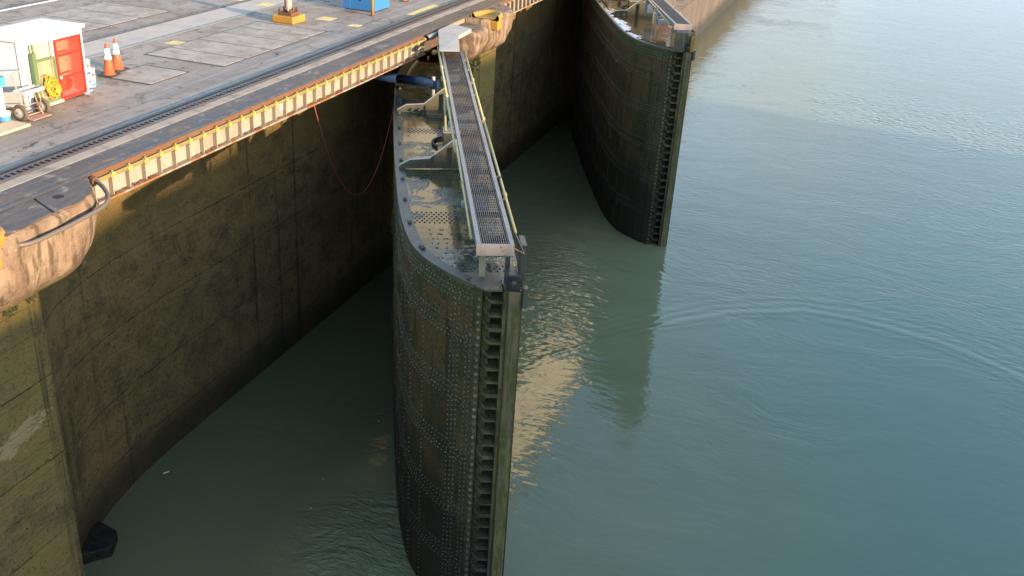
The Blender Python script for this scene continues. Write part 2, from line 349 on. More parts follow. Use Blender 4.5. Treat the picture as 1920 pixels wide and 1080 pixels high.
    M['wood'] = painted("raw_wood", (0.400, 0.320, 0.208), rust=.15, rough=.75, scale=8, rc=(0.240, 0.176, 0.112))
    M['hatch'] = painted("wet_hatch_steel", (.018, .021, .022), rust=.08, rough=.30, scale=5)
    M['gusset'] = painted("gusset_steel", (.085, .080, .052), rust=.35, rough=.40, scale=3.5, rc=(.060, .060, .040), dirt=(.06, .055, .04), dirtk=.8)
    M['pale_steel'] = painted("pale_steel", (0.336, 0.320, 0.288), rust=.30, rough=.45, scale=6, rc=(0.176, 0.128, 0.088))
    M['cover'] = painted("checker_cover_plate", (0.264, 0.248, 0.228), rust=.14, rough=.42, scale=3.2, obj=False, rc=(0.256, 0.200, 0.144), dirt=(0.224, 0.208, 0.192), dirtk=.8)
    M['post'] = painted("cream_post", (0.322, 0.266, 0.168), rust=.30, rough=.55, scale=5, rc=(0.182, 0.133, 0.070))
    M['copper'] = painted("brown_wire", (.36, .20, .10), rust=.2, rough=.5)
    M['house'] = painted("cream_house_render", (.90, .78, .55), rust=.05, rough=.8, scale=.5, obj=False, rc=(.62, .50, .34), dirt=(.66, .54, .36), dirtk=.6)
    M['roof'] = painted("tile_roof", (.26, .10, .06), rust=.2, rough=.8, scale=1.2, obj=False)
    M['brick'] = painted("brown_brick", (.060, .036, .020), rust=.3, rough=.85, scale=1.5, obj=False, rc=(.045, .026, .015), dirt=(.04, .028, .018))
    t = NT("window_glass"); M['glass'] = t.set((.02, .03, .04), .05)
    t = NT("foam"); p = t.pos(True); n = t.noise(p, 7, 6, .7); t.bump(t.mul(n, .06), 1.0); M['foam'] = t.set(t.mix(t.rng(n, .36, .6), (.46, .44, .38), (.80, .80, .80)), .7)
    t = NT("hill_grass"); p = t.pos(); n = t.noise(p, .3, 6, .65); M['shade_hill'] = t.set(t.mix(t.rng(n, .4, .62), (.030, .055, .018), (.065, .085, .030)), .9)
    t = NT("moss"); p = t.pos(); n = t.noise(p, 14, 5, .7); M['moss'] = t.set(t.mix(t.rng(n, .4, .62), (.020, .026, .010), (.095, .095, .026)), .9)
    t = NT("wire_red"); p = t.pos(True); n = t.noise(p, 26, 4, .7); M['wiremesh_red'] = t.set((.50, .06, .03), .5)

    # --- turbid lock water
    t = NT("lock_water"); p = t.pos(); x, y, z = t.xyz(p)
    warp = t.scl(t.noise(p, .16, 3, .5, 0, True), (5.0, 5.0, 0))
    pw = t.addv(p, warp)
    swirl = t.noise(t.scl(pw, (.55, 1.25, 1)), .42, 3, .5)               # slow upwelling
    rip = t.sub(t.noise(t.scl(pw, (.9, 2.3, 1)), 1.9, 2, .5), .5)
    chop = t.sub(t.noise(t.scl(t.addv(p, t.scl(warp, (.3, .3, 0))), (1.15, 2.2, 1)), 1.55, 1.2, .5, .5), .5)                  # small wind ripples
    cap = t.noise(t.scl(t.addv(p, t.scl(warp, (.25, .25, 0))), (1.0, 2.6, 1)), 4.2, 1.5, .5, .6)
    cap = t.sub(cap, .5)                  # capillary chop
    act = t.mul(t.rng(t.noise(pw, .11, 3, .55), .40, .62), t.rng(x, -7.0, -1.0, .25, 1.0))                      # where the surface is roughened
    # the curved swell front spreading from the opening gates
    dx = t.sub(x, 1.5)
    kk = t.rng(dx, -.6, .6, .083, .050)
    front = t.add(t.sub(y, 39.7), t.mul(t.mul(dx, dx), kk))              # >0 beyond the front
    front = t.add(front, t.mul(t.sub(swirl, .5), 1.4))
    m1 = t.mul(t.rng(front, -.8, -.05), t.rng(front, 3.6, .2))
    fw = t.mul(m1, t.math('SINE', t.mul(front, 8.5)))
    lip = t.mul(t.rng(front, -.9, .0), t.rng(front, 1.0, .0))
    outer = t.mul(t.rng(front, -.2, 1.2), t.rng(x, -13.0, 4.0, .15, 1.0))
    # rough tide line farther out
    bd = t.add(t.add(t.sub(y, 73.5), t.mul(x, .22)), t.mul(t.sub(t.noise(pw, .18, 3, .5), .5), 9.0))
    band = t.mul(t.mul(t.rng(bd, -3.6, -.6), t.rng(bd, 14.0, 2.0)), t.rng(x, -4.5, 2.0, .05, 1.0))
    band = t.mul(band, t.rng(t.noise(t.scl(pw, (.35, 1.3, 1)), .8, 4, .6), .40, .62, .2, 1.35))
    far = t.mul(t.rng(y, 76.0, 110.0), t.rng(t.noise(t.scl(pw, (.5, 1, 1)), .10, 4, .6), .42, .58, .25, 1.0))
    # rings around the eddy at the near gate tip
    ex, ey = t.sub(x, -3.0), t.sub(y, 26.0)
    # rings spreading on the right
    rx, ry = t.sub(x, 11.0), t.sub(y, 41.0)
    rr = t.math('SQRT', t.add(t.mul(rx, rx), t.mul(ry, ry)))
    ring = t.mul(t.math('SINE', t.add(t.mul(rr, 7.5), t.mul(swirl, 6.0))), t.mul(t.rng(rr, 10.0, 2.0), t.rng(front, .2, 2.0)))
    # chop between the leaves
    gx, gy = t.add(x, 11.0), t.sub(y, 36.5)
    g = t.math('SQRT', t.add(t.mul(gx, gx), t.mul(t.mul(gy, gy), .35)))
    glit = t.mul(t.rng(g, 4.8, 1.0), t.rng(front, -1.6, .6, .12, 1.0))
    # chop off the near leaf's outer side, low in the frame
    nx, ny = t.add(x, 10.4), t.sub(y, 19.2)
    nn = t.math('SQRT', t.add(t.mul(nx, nx), t.mul(t.mul(ny, ny), .6)))
    near = t.rng(nn, 2.6, .6)
    open_ = t.rng(x, -9.6, -8.2)
    h = t.mul(swirl, .035)
    h = t.add(h, t.mul(rip, t.add(t.add(.0030, t.mul(act, .0110)), t.add(t.mul(outer, .014), t.add(t.mul(band, .050), t.add(t.mul(far, .030), t.add(t.mul(glit, .02), t.mul(near, .10))))))))
    h = t.add(h, t.mul(cap, t.add(t.add(.0020, t.mul(act, .0050)), t.add(t.mul(outer, .0045), t.add(t.mul(band, .030), t.add(t.mul(glit, .010), t.mul(near, .05)))))))
    h = t.add(h, t.mul(open_, t.add(t.mul(fw, .0042), t.mul(lip, .012))))
    h = t.add(h, t.mul(ring, .0014))
    h = t.add(h, t.mul(chop, t.add(t.add(t.mul(glit, .085), t.mul(t.mul(t.rng(x, -3.5, -7.0), t.rng(t.noise(pw, .55, 3, .6), .42, .60)), t.mul(t.rng(y, 20.0, 24.0), .022))), t.add(t.mul(near, .06), t.mul(band, .22)))))
    t.bump(h, 1.0)
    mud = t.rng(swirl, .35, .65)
    right_mix = t.rng(t.add(x, t.mul(t.sub(t.noise(pw, .09, 4, .55), .5), 8.0)), -5.5, 5.0)  # body colour goes from olive by the gates to darker green at right
    c = t.mix(t.rng(t.add(y, t.mul(t.sub(swirl, .5), 10.0)), 50.0, 66.0), c, (.006, .024, .030))  # far water coloured darker to damp its sunlight; replaced below
    rec = t.rng(t.add(x, t.mul(t.sub(swirl, .5), 3.0)), -10.0, -13.0)  # recess shade put into the water's body colour
    c = t.mix(right_mix, t.mix(mud, (.108, .118, .062), (.124, .132, .072)), (.074, .110, .076))
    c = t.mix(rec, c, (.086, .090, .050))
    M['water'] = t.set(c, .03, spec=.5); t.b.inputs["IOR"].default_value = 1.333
mk_materials()

# ------------------------------------------------------------------ mesh helper
class MB:
    def __init__(s): s.v = []; s.f = []; s.mi = []
    def add(s, vs, fs, mi=0):
        k = len(s.v); s.v += [tuple(q) for q in vs]; s.f += [tuple(i + k for i in f) for f in fs]; s.mi += [mi] * len(fs); return s
    def box(s, a, b, mi=0):
        (x0, y0, z0), (x1, y1, z1) = a, b
        return s.add([(x0, y0, z0), (x1, y0, z0), (x1, y1, z0), (x0, y1, z0), (x0, y0, z1), (x1, y0, z1), (x1, y1, z1), (x0, y1, z1)],
                     [(3, 2, 1, 0), (4, 5, 6, 7), (0, 1, 5, 4), (1, 2, 6, 5), (2, 3, 7, 6), (3, 0, 4, 7)], mi)
    def bar(s, p, q, w, h, mi=0, upv=(0, 0, 1)):
        p, q = Vector(p), Vector(q); d = (q - p).normalized(); u = Vector(upv)
        if abs(d.dot(u)) > .98: u = Vector((1, 0, 0))
        r = d.cross(u).normalized() * (w / 2); t = r.cross(d).normalized() * (h / 2)
        vs = [p - r - t, p + r - t, p + r + t, p - r + t, q - r - t, q + r - t, q + r + t, q - r + t]
        return s.add(vs, [(3, 2, 1, 0), (4, 5, 6, 7), (0, 1, 5, 4), (1, 2, 6, 5), (2, 3, 7, 6), (3, 0, 4, 7)], mi)
    def tube(s, pts, r, n=8, mi=0, caps=True):
        pts = [Vector(p) for p in pts]; rs = r if isinstance(r, (list, tuple)) else [r] * len(pts)
        k = len(s.v); last = None
        for i, p in enumerate(pts):
            d = (pts[min(i + 1, len(pts) - 1)] - pts[max(i - 1, 0)]).normalized()
            if last is None:
                u = Vector((0, 0, 1)) if abs(d.z) < .9 else Vector((1, 0, 0))
                a = d.cross(u).normalized()
            else:
                a = (last - d * last.dot(d)).normalized()
            last = a; b = d.cross(a)
            for j in range(n):
                t = 2 * math.pi * j / n
                s.v.append(tuple(p + (a * math.cos(t) + b * math.sin(t)) * rs[i]))
        for i in range(len(pts) - 1):
            for j in range(n):
                j2 = (j + 1) % n
                s.f.append((k + i * n + j, k + i * n + j2, k + (i + 1) * n + j2, k + (i + 1) * n + j)); s.mi.append(mi)
        if caps:
            s.f.append(tuple(k + j for j in range(n))[::-1]); s.mi.append(mi)
            e = k + (len(pts) - 1) * n
            s.f.append(tuple(e + j for j in range(n))); s.mi.append(mi)
        return s
    def prism(s, poly, z0, z1, mi=0):
        n = len(poly)
        vs = [(x, y, z0) for x, y in poly] + [(x, y, z1) for x, y in poly]
        fs = [tuple(range(n))[::-1], tuple(range(n, 2 * n))] + [(i, (i + 1) % n, n + (i + 1) % n, n + i) for i in range(n)]
        return s.add(vs, fs, mi)
    def plate(s, pts, th, mi=0):
        pts = [Vector(p) for p in pts]; nn = (pts[1] - pts[0]).cross(pts[2] - pts[0]).normalized() * th
        n = len(pts)
        return s.add(pts + [p + nn for p in pts], [tuple(range(n))[::-1], tuple(range(n, 2 * n))] + [(i, (i + 1) % n, n + (i + 1) % n, n + i) for i in range(n)], mi)
    def dome(s, c, nrm, r, h=None, n=6, mi=0):
        c = Vector(c); nz = Vector(nrm).normalized(); u = Vector((0, 0, 1)) if abs(nz.z) < .9 else Vector((1, 0, 0))
        a = nz.cross(u).normalized(); b = nz.cross(a); h = h or r * .75
        k = len(s.v)
        for rr, hh in ((1, 0), (.72, .7)):
            for j in range(n):
                t = 2 * math.pi * j / n
                s.v.append(tuple(c + (a * math.cos(t) + b * math.sin(t)) * r * rr + nz * h * hh))
        s.v.append(tuple(c + nz * h))
        for j in range(n):
            j2 = (j + 1) % n
            s.f.append((k + j2, k + j, k + n + j, k + n + j2)); s.f.append((k + n + j2, k + n + j, k + 2 * n)); s.mi += [mi, mi]
        return s
    def build(s, name, mats, parent=None, smooth=False, bevel=0, loc=None):
        me = bpy.data.meshes.new(name); me.from_pydata(s.v, [], s.f)
        if not isinstance(mats, (list, tuple)): mats = [mats]
        for q in mats: me.materials.append(q)
        if len(mats) > 1: me.polygons.foreach_set("material_index", s.mi)
        if smooth: me.polygons.foreach_set("use_smooth", [True] * len(me.polygons))
        me.update()
        bm = bmesh.new(); bm.from_mesh(me); bmesh.ops.recalc_face_normals(bm, faces=bm.faces)
        bm.to_mesh(me); bm.free()
        o = bpy.data.objects.new(name, me); COL.objects.link(o)
        if parent is not None: o.parent = parent
        if loc is not None: o.location = loc
        if bevel:
            b = o.modifiers.new("bevel", 'BEVEL'); b.width = bevel; b.segments = 2; b.limit_method = 'ANGLE'; b.angle_limit = R(40)
        return o
def thing(name, label, cat, loc=(0, 0, 0), rz=0.0, group=None):
    o = bpy.data.objects.new(name, None); COL.objects.link(o); o.location = loc; o.rotation_euler = (0, 0, rz)
    return tag(o, label, cat, group)
def tag(o, label, cat, group=None):
    o["label"] = label; o["category"] = cat
    if group: o["group"] = group
    return o
def struct(o, label=None, cat=None):
    o["kind"] = "structure"
    if label: o["label"] = label
    if cat: o["category"] = cat
    return o
def dup_tree(o, parent=None):
    c = o.copy(); COL.objects.link(c)
    if parent is not None: c.parent = parent
    for ch in list(o.children): dup_tree(ch, c)
    return c
def catmull(pts, n=6):
    pts = [Vector(p) for p in pts]; out = []
    P = [pts[0] * 2 - pts[1]] + pts + [pts[-1] * 2 - pts[-2]]
    for i in range(1, len(P) - 2):
        for k in range(n):
            t = k / n; a, b, c, d = P[i - 1], P[i], P[i + 1], P[i + 2]
            out.append(.5 * ((2 * b) + (c - a) * t + (2 * a - 5 * b + 4 * c - d) * t * t + (3 * b - a - 3 * c + d) * t ** 3))
    out.append(pts[-1]); return out

# ------------------------------------------------------------------ setting
w = MB().add([(-60, -60, WATER_Z), (600, -60, WATER_Z), (600, 1200, WATER_Z), (-60, 1200, WATER_Z)], [(0, 1, 2, 3)])
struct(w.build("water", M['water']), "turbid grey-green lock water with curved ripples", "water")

# deck: thick slab so that its overhang roofs the gate recesses
TR = (-16.52, -15.95)          # near track trench
dk = MB()
dk.box((-200, -60, -.60), (TR[0] - .78, 112, 0)); dk.box((TR[0] - .78, -60, -.60), (TR[0], 82, 0)); dk.box((TR[0], -60, -.60), (TR[1], 82, -.09)); dk.box((TR[1], -60, -.60), (-14.86, 82, 0)); dk.box((-200, 112.0, -8.0), (-14.86, 500, -6.9)); dk.box((-17.3, 82.0, -8.0), (-14.86, 112, -6.9)); dk.box((-200, 82.0, -8.0), (-17.3, 112, -.602))
struct(dk.build("deck_ground", M['deck']), "worn grey-brown concrete lock deck", "deck")
struct(MB().box((-15.93, -60, .0), (-15.62, 82, .006)).build("kerb_strip", M['kerb']), "pale concrete strip beside the near rail", "kerb")
ep = MB()
yy = -40.0
while yy < 79:
    L = 2.4; ep.box((-15.56, yy, .0), (-14.93, yy + L - .012, .008)); yy += L
struct(ep.build("edge_paving", M['edge_plate']), "dark smooth plates along the lock edge", "paving")
struct(MB().box((-14.91, -60, -.02), (-14.80, 82, .022)).build("edge_kerb", M['rail']), "thin rusty steel coping angle along the lock edge", "kerb")

def track(name, label, x0, x1, y0, y1, teeth):
    t = thing(name, label, "rail track", (0, 0, 0))
    # outer lip, rack with slots, inner rail
    a_, b_ = ('rail_shine', 'rail') if x1 > -20 else ('rail', 'rail_head')
    MB().box((x0, y0, -.05), (x0 + .055, y1, .035)).build("rail", M[a_], t)
    MB().box((x1 - .075, y0, -.05), (x1, y1, .030)).build("rail", M[b_], t)
    MB().box((x0 + .057, y0, -.088), (x1 - .077, y1, -.020)).build("rack_bed", M['rack'], t)
    if teeth:
        b = MB(); y = teeth[0]
        while y < teeth[1]:
            b.box((x1 - .30, y, -.018), (x1 - .115, y + .075, .004)); y += .165
        b.box((x1 - .34, y0, -.019), (x1 - .305, y1, .012)); b.box((x1 - .113, y0, -.019), (x1 - .08, y1, .010))
        b.build("rack_teeth", M['rail'], t)
    return t
track("rack_track", "dark blue-black rack track of the towing engines along the lock edge", -16.52, -15.95, -60, 82, (8, 62))
track("rack_track", "far rack track with a bright rail at the photo's top left corner", -30.3, -28.75, -60, 112, (20, 45))
struct(MB().box((-23.15, -60, .0), (-21.86, 112, .008)).build("pale_path", M['pale_strip']), "pale concrete strip between two thin rails", "path")
rt = thing("return_track", "thin brown rail and pale steel edge bounding the pale strip", "rail track")
MB().box((-23.30, -60, .0), (-23.18, 112, .030)).build("rail", M['rail'], rt)
MB().box((-21.85, -60, .0), (-21.72, 112, .018)).build("edge_strip", M['teal_edge'], rt)

# cover slabs set in the deck
def slabs(x0, x1, ys, skew=0.0, z=.014):
    o = MB().prism([(x0 - .06, ys[0] - .06), (x1 + .06, ys[0] - .06 + skew), (x1 + .06, ys[-1] + .06 + skew), (x0 - .06, ys[-1] + .06)], .002, .006)
    struct(o.build("slab_bed", M['seam']))
    for a, b in zip(ys[:-1], ys[1:]):
        struct(MB().prism([(x0, a + .035), (x1, a + .035 + skew), (x1, b - .035 + skew), (x0, b - .035)], .004, z).build("cover_slab", M['slab'], bevel=.01), "rectangular concrete cover slab set in the deck", "slab")
slabs(-20.68, -17.90, [25.25, 26.45, 27.9, 29.25, 30.35, 31.45])
slabs(-19.85, -18.35, [22.45, 24.15])
slabs(-27.2, -24.3, [24.0, 26.3, 28.0, 29.6, 31.2])
slabs(-20.68, -17.90, [9.0, 10.5, 12, 13.5, 15.0])
def mark(poly): struct(MB().prism(poly, .003, .009).build("yellow_marking", M['mark']), "worn yellow painted mark on the deck", "marking")
for cx, cy, dx_, dy_ in ((-19.0, 33.4, .30, .34), (-17.55, 32.93, .22, .24), (-20.95, 27.05, .24, .26), (-23.6, 34.8, .32, .4), (-22.2, 34.4, .36, .4)):
    mark([(cx - dx_, cy - dy_), (cx + dx_, cy - dy_ * .8), (cx + dx_ * .9, cy + dy_), (cx - dx_ * .9, cy + dy_ * .8)])
mark([(-16.95, 36.0), (-16.62, 36.0), (-16.60, 38.5), (-16.95, 38.6)])

# bank added opposite, outside the frame, to shade the lower part of the lock
hl = MB(); NX, NY = 7, 60
prof = [(0, -14), (9, -2), (22, .60), (30, 1.0), (48, .95), (80, .5), (130, -14)]
for j in range(NY + 1):
    y = -170 + j * (224.0 / NY)
    top = 14.75 + .35 * noise.noise(Vector((y * .06, 3.1, 0))) + .35 * noise.noise(Vector((y * .21, 1.1, 0)))
    edge = min(1.0, (54 - y) / 12.0) if y > 42 else 1.0
    for i, (dx_, q) in enumerate(prof):
        zq = q if q < 0 else q * top
        if q > 0: zq = -3 + (zq + 3) * max(0.0, edge)
        hl.v.append((46 + dx_, y, zq))
for j in range(NY):
    for i in range(NX - 1):
        a = j * NX + i; hl.f.append((a, a + 1, a + NX + 1, a + NX)); hl.mi.append(0)
struct(hl.build("shade_hill", M['shade_hill'], smooth=True), "unseen grassy bank added to shade the lock", "shade_hill")

# ------------------------------------------------------------------ lock wall with two gate recesses
plan = [(EDGE, -60), (EDGE, 13.95)]
def recess(y0, y1):
    near = [(EDGE, y0), (-15.25, y0 + .18), (-15.8, y0 + .62), (-16.35, y0 + 1.35), (-16.85, y0 + 2.3), (-17.25, y0 + 3.6), (-17.5, y0 + 5.2), (-17.6, y0 + 7.0)]
    out = [tuple(q)[:2] for q in catmull([(a, b, 0) for a, b in near], 4)]
    out += [(-17.6, y1 - 5.5), (-17.62, y1 - 3.0), (-17.55, y1 - 2.2), (-17.2, y1 - 1.2), (-16.6, y1 - .55), (-15.9, y1 - .15), (EDGE, y1)]
    return out
plan += recess(14.07, 38.0)
PIER2 = 40.55
plan += recess(PIER2, 64.8)[0:]
plan += [(EDGE, 65.0), (EDGE, 82.0), (EDGE, 82.0), (EDGE, 500)]
# subdivide long runs for smooth shading
wall = MB(); zs = [-15.0, -.56]
n = len(plan)
for i, (x, y) in enumerate(plan): wall.v.append((x, y, zs[0])); wall.v.append((x, y, zs[1] if i < n - 2 else -6.9))
for i in range(n - 1): wall.f.append((2 * i, 2 * i + 2, 2 * i + 3, 2 * i + 1)); wall.mi.append(0)
# upper course on the piers (recesses are open to the girders there)
def upper(y0, y1): wall.box((-16.4, y0, -.56), (EDGE, y1, -.022))
upper(-60, 14.06); upper(38.02, PIER2 - .02); upper(65.0, 82.0)
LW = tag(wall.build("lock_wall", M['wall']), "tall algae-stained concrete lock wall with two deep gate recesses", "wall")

def lump(y0, y1, p, b, r0, r1, name="coping_block", seed=0, mat='coping', ztop=-.03, bump=.05):
    """rounded concrete corbel along the coping: p = projection, b = depth, r0/r1 = end roundings"""
    sec = [(0, 0), (.55, .0), (.86, .0), (.97, .05), (1.0, .14), (1.0, .30), (.97, .50), (.84, .72), (.60, .88), (.30, .97), (0, 1.0)]
    fine = []
    for a, c in zip(sec[:-1], sec[1:]):
        for k in range(3): fine.append((a[0] + (c[0] - a[0]) * k / 3, a[1] + (c[1] - a[1]) * k / 3))
    fine.append(sec[-1]); ns = len(fine); mb = MB(); NYY = 46
    for j in range(NYY + 1):
        y = y0 + (y1 - y0) * j / NYY
        e = 1.0
        if r0 and y - y0 < r0: e = min(e, math.sqrt(max(0, 1 - ((r0 - (y - y0)) / r0) ** 2)))
        if r1 and y1 - y < r1: e = min(e, math.sqrt(max(0, 1 - ((r1 - (y1 - y)) / r1) ** 2)))
        for (u, v) in fine:
            dz = b * v * (.35 + .65 * e)
            k = noise.noise(Vector((y * 1.1 + seed, v * 2.2, seed))) * bump + noise.noise(Vector((y * 3.3 + seed, v * 5, seed))) * bump * .4
            k *= 1 if v > .1 else .15
            mb.v.append((EDGE - .02 + u * p * e + (k * e if u > .1 else 0), y, ztop - dz))
    for j in range(NYY):
        for i in range(ns - 1):
            a = j * ns + i; mb.f.append((a, a + ns, a + ns + 1, a + 1)); mb.mi.append(0)
    o = mb.build(name, M[mat], LW, smooth=True); return o
lump(4.0, 15.75, .98, 1.78, 0, 1.9, seed=1.3, bump=.10)
lump(34.95, 36.95, 1.12, 1.30, .6, .45, seed=5.1, ztop=-.20, bump=.16)
lump(36.95, 40.6, 1.05, 1.60, .5, 1.3, seed=8.7, bump=.15)
# dark smooth plates capping the near corbel
MB().prism([(-14.80, 14.35), (-13.95, 13.95), (-13.90, 14.6), (-14.15, 15.25), (-14.80, 15.85)], -.035, .006).build("cap_plate", M['edge_plate'], LW, bevel=.02)
MB().prism([(-14.80, 5), (-13.88, 5), (-13.90, 13.2), (-13.96, 13.92), (-14.80, 14.32)], -.035, .004).build("cap_plate", M['edge_plate'], LW, bevel=.02)
hb = MB(); hb.tube([(-14.45, 14.62, .0075), (-14.45, 14.62, .0095)], .11, 16); hb.build("drain_hole", M['slot'], LW)
# small square shoulder behind the end of the near corbel
MB().box((-15.3, 15.15, -1.02), (-14.62, 15.52, -.20)).build("shoulder_block", M['coping'], LW, bevel=.03)
MB().box((-14.86, 32.87, -.62), (-14.835, 35.2, -.025)).build("gap_shade_plate", M['rail'], LW)  # dark sheet standing in for the black opening beside the hinge
# clumps of moss on the ledge under the corbels
ms = MB()
for i in range(900):
    y = random.uniform(9, 14.0); zc = -2.0 + random.gauss(0, .05) - .06 * noise.noise(Vector((y * 2.1, 5, 0)))
    if noise.noise(Vector((y * 1.6, 2, 0))) < -.05: continue
    ms.dome((EDGE + .01, y, zc), (1, random.uniform(-.4, .4), .3), random.uniform(.012, .035), random.uniform(.02, .05), 5)
for i in range(110):
    y = random.uniform(36.0, 38.4); zc = -1.75 + random.gauss(0, .25)
    ms.dome((EDGE + .02, y, zc), (1, random.uniform(-.4, .4), .3), random.uniform(.03, .10), random.uniform(.05, .16), 5)
ms.build("moss_fringe", M['moss'], LW)["kind"] = "stuff"

# yellow painted chocks sitting on the two corbels
def chock(loc, label, sx=1.0, rz=0.0):
    t = thing("mooring_chock", label, "chock", loc, rz, "yellow mooring chocks")
    b = MB(); N = 22; W_, D_ = .56, 1.15 * sx
    ring = []
    for j in range(N + 1):
        a = math.pi * (j / N) - math.pi / 2
        ring.append((math.cos(a), math.sin(a)))
    # open horseshoe wall: inner low, outer flared rim
    secs = [(1.0, .0), (1.06, .10), (1.02, .20), (.93, .23), (.84, .19), (.76, .10), (.60, .085)]
    for (cx_, sy_) in ring:
        for (k, hh) in secs: b.v.append((cx_ * D_ * k - .1, sy_ * W_ * k, hh - .06))
    ns = len(secs)
    for j in range(N):
        for i in range(ns - 1):
            a = j * ns + i; b.f.append((a, a + ns, a + ns + 1, a + 1)); b.mi.append(0)
    b.build("rim", M['yellow'], t, smooth=True)
    f = MB(); f.prism([(q[0] * D_ * .64 - .1, q[1] * W_ * .64) for q in ring], .0, .032); f.build("seat", M['yellow'], t)
    g = MB()
    for i in range(ns - 1): pass
    g.prism([(q[0] * D_ * 1.0 - .1, q[1] * W_ * 1.0) for q in ring], -.42, -.055); g.build("skirt", M['yellow'], t, bevel=.04)
    return t
chock((-14.28, 11.95, -.10), "yellow painted mooring chock cut off by the photo's left edge", .9, R(90))
chock((-14.12, 37.35, -.02), "yellow painted mooring chock on the lumpy pier beside the walkway head", 1.0, R(90))

# grey pipe round the near corbel
pp = catmull([(-14.78, 15.95, -.10), (-14.45, 15.85, -.16), (-14.05, 15.55, -.24), (-13.86, 15.15, -.28), (-13.76, 14.5, -.27), (-13.72, 13.8, -.27), (-13.74, 13.1, -.27), (-13.95, 12.75, -.25)], 6)
pt = thing("drain_pipe", "bent grey steel pipe hugging the rounded near coping", "pipe", (0, 0, 0))
MB().tube(pp, .046, 10).build("pipe_run", M['pipe_grey'], pt, smooth=True)
fl = MB(); fl.tube([pp[0], pp[2]], .085, 10); fl.build("pipe_collar", M['rust'], pt)

# ------------------------------------------------------------------ edge girders over the recesses
def girder(y0, y1, pitch, label, conduit=True, depth=.62, alt=False):
    t = thing("edge_girder", label, "girder", (EDGE, y0, 0)); L = y1 - y0
    MB().box((-.10, 0, -depth), (-.05, L, -.03)).build("web", M['cream'], t)
    MB().box((-.20, 0, -depth - .045), (.125, L, -depth)).build("bottom_flange", M['ledge'], t)
    MB().box((-.12, 0, -.028), (.012, L, .006)).build("top_flange", M['rust'], t)
    MB().box((-.048, 0, -.125), (.006, L, -.030)).build("rust_strip", M['rust'], t)
    n = int(L / pitch)
    for i in range(n + 1):
        y = i * pitch
        b = MB(); b.box((-.048, y, -depth), (.065, y + .022, -.13))
        b.box((.093, y - .03, -depth), (.116, y + .052, -.135)) if alt else None
        b.build("rib", M['cream_rib'], t)
    if conduit:
        c = MB(); c.tube([(.075, .05, -.135), (.075, L - .1, -.135)], .026, 6); c.tube([(.075, .05, -.185), (.075, L - .1, -.185)], .022, 6)
        c.build("conduit", M['conduit_pipe'], t)
        for i in range(n + 1):
            y = i * pitch
            b = MB(); b.box((.035, y - .045, -.225), (.120, y + .055, -.095)); b.box((.05, y - .075, -.19), (.112, y + .085, -.13))
            b.box((.05, y + .125, -.150), (.104, y + pitch - .105, -.142))
            b.tube([(.08, y + .01, -.10), (.08, y + .01, -.062)], .02, 6)
            b.build("conduit_clamp", M['conduit'], t)
    # leaf litter and flaked rust lying on the lower flange
    lt = MB()
    for i in range(int(L * 22)):
        y = random.uniform(.1, L - .1)
        if noise.noise(Vector((y * 1.1, 7, 0))) < .0: continue
        lt.dome((random.uniform(-.04, .12), y, -depth), (0, 0, 1), random.uniform(.015, .05), random.uniform(.008, .03), 5)
    lt.build("rust_litter", M['rust'], t)["kind"] = "stuff"
    return t
g1 = girder(15.95, 32.85, .545, "cream ribbed girder with yellow conduit along the near recess", True)
g2 = girder(PIER2 + .1, 66.0, .545, "cream and rust ribbed girder at the photo's top edge behind the pier", False, .60, True)
# white stencilled letters on one panel
fc = bpy.data.curves.new("lettering", 'FONT'); fc.body = "GIN"; fc.size = .26; fc.extrude = .002; fc.align_x = 'CENTER'; fc.space_character = .9
fq = bpy.data.objects.new("lettering_curve", fc); COL.objects.link(fq)
fm_ = bpy.data.meshes.new_from_object(fq.evaluated_get(bpy.context.evaluated_depsgraph_get()))
bpy.data.objects.remove(fq)
fo = bpy.data.objects.new("lettering", fm_); COL.objects.link(fo); fo.parent = g1; fm_.materials.clear()
fo.location = (-.042, 7.62, -.46); fo.rotation_euler = (R(90), 0, R(90)); fo.scale = (.82, 1.15, 1)
fm_.materials.append(M['white'])
# pipe stub and machinery under the coping beside the walkway head
pst = thing("hinge_pipe", "short pale teal pipe stub under the coping beside the walkway head", "pipe", (-14.72, 33.05, -.12))
MB().tube([(0, 0, 0), (.06, 1.05, 0)], .105, 12).build("pipe_run", M['teal_edge'], pst, smooth=True)
MB().tube([(0, -.03, 0), (.01, .02, 0)], .085, 12).build("pipe_mouth", M['slot'], pst)

# walkway head: bent cover plate
cp = MB()
z0 = .02
A, B, C_, D_, E_, F_ = (-14.66, 33.91), (-14.68, 35.23), (-13.74, 34.83), (-13.67, 33.48), (-12.95, 31.85), (-13.55, 31.50)
cp.plate([(A[0], A[1], z0), (D_[0], D_[1], z0), (C_[0], C_[1], z0), (B[0], B[1], z0)], .02)
cp.plate([(F_[0], F_[1], z0 - .17), (E_[0], E_[1], z0 - .17), (D_[0], D_[1], z0), (A[0], A[1], z0)], .02)
cp.plate([(D_[0], D_[1], z0 + .018), (D_[0], D_[1], z0 - .12), (C_[0], C_[1], z0 - .12), (C_[0], C_[1], z0 + .018)], .015)
hp = tag(cp.build("hinge_cover", M['cover']), "pale bent steel plate where the near walkway meets the deck", "cover plate")
MB().box((-14.66, 34.5, .0245), (-14.28, 34.98, .030)).build("white_patch", M['white'], hp)

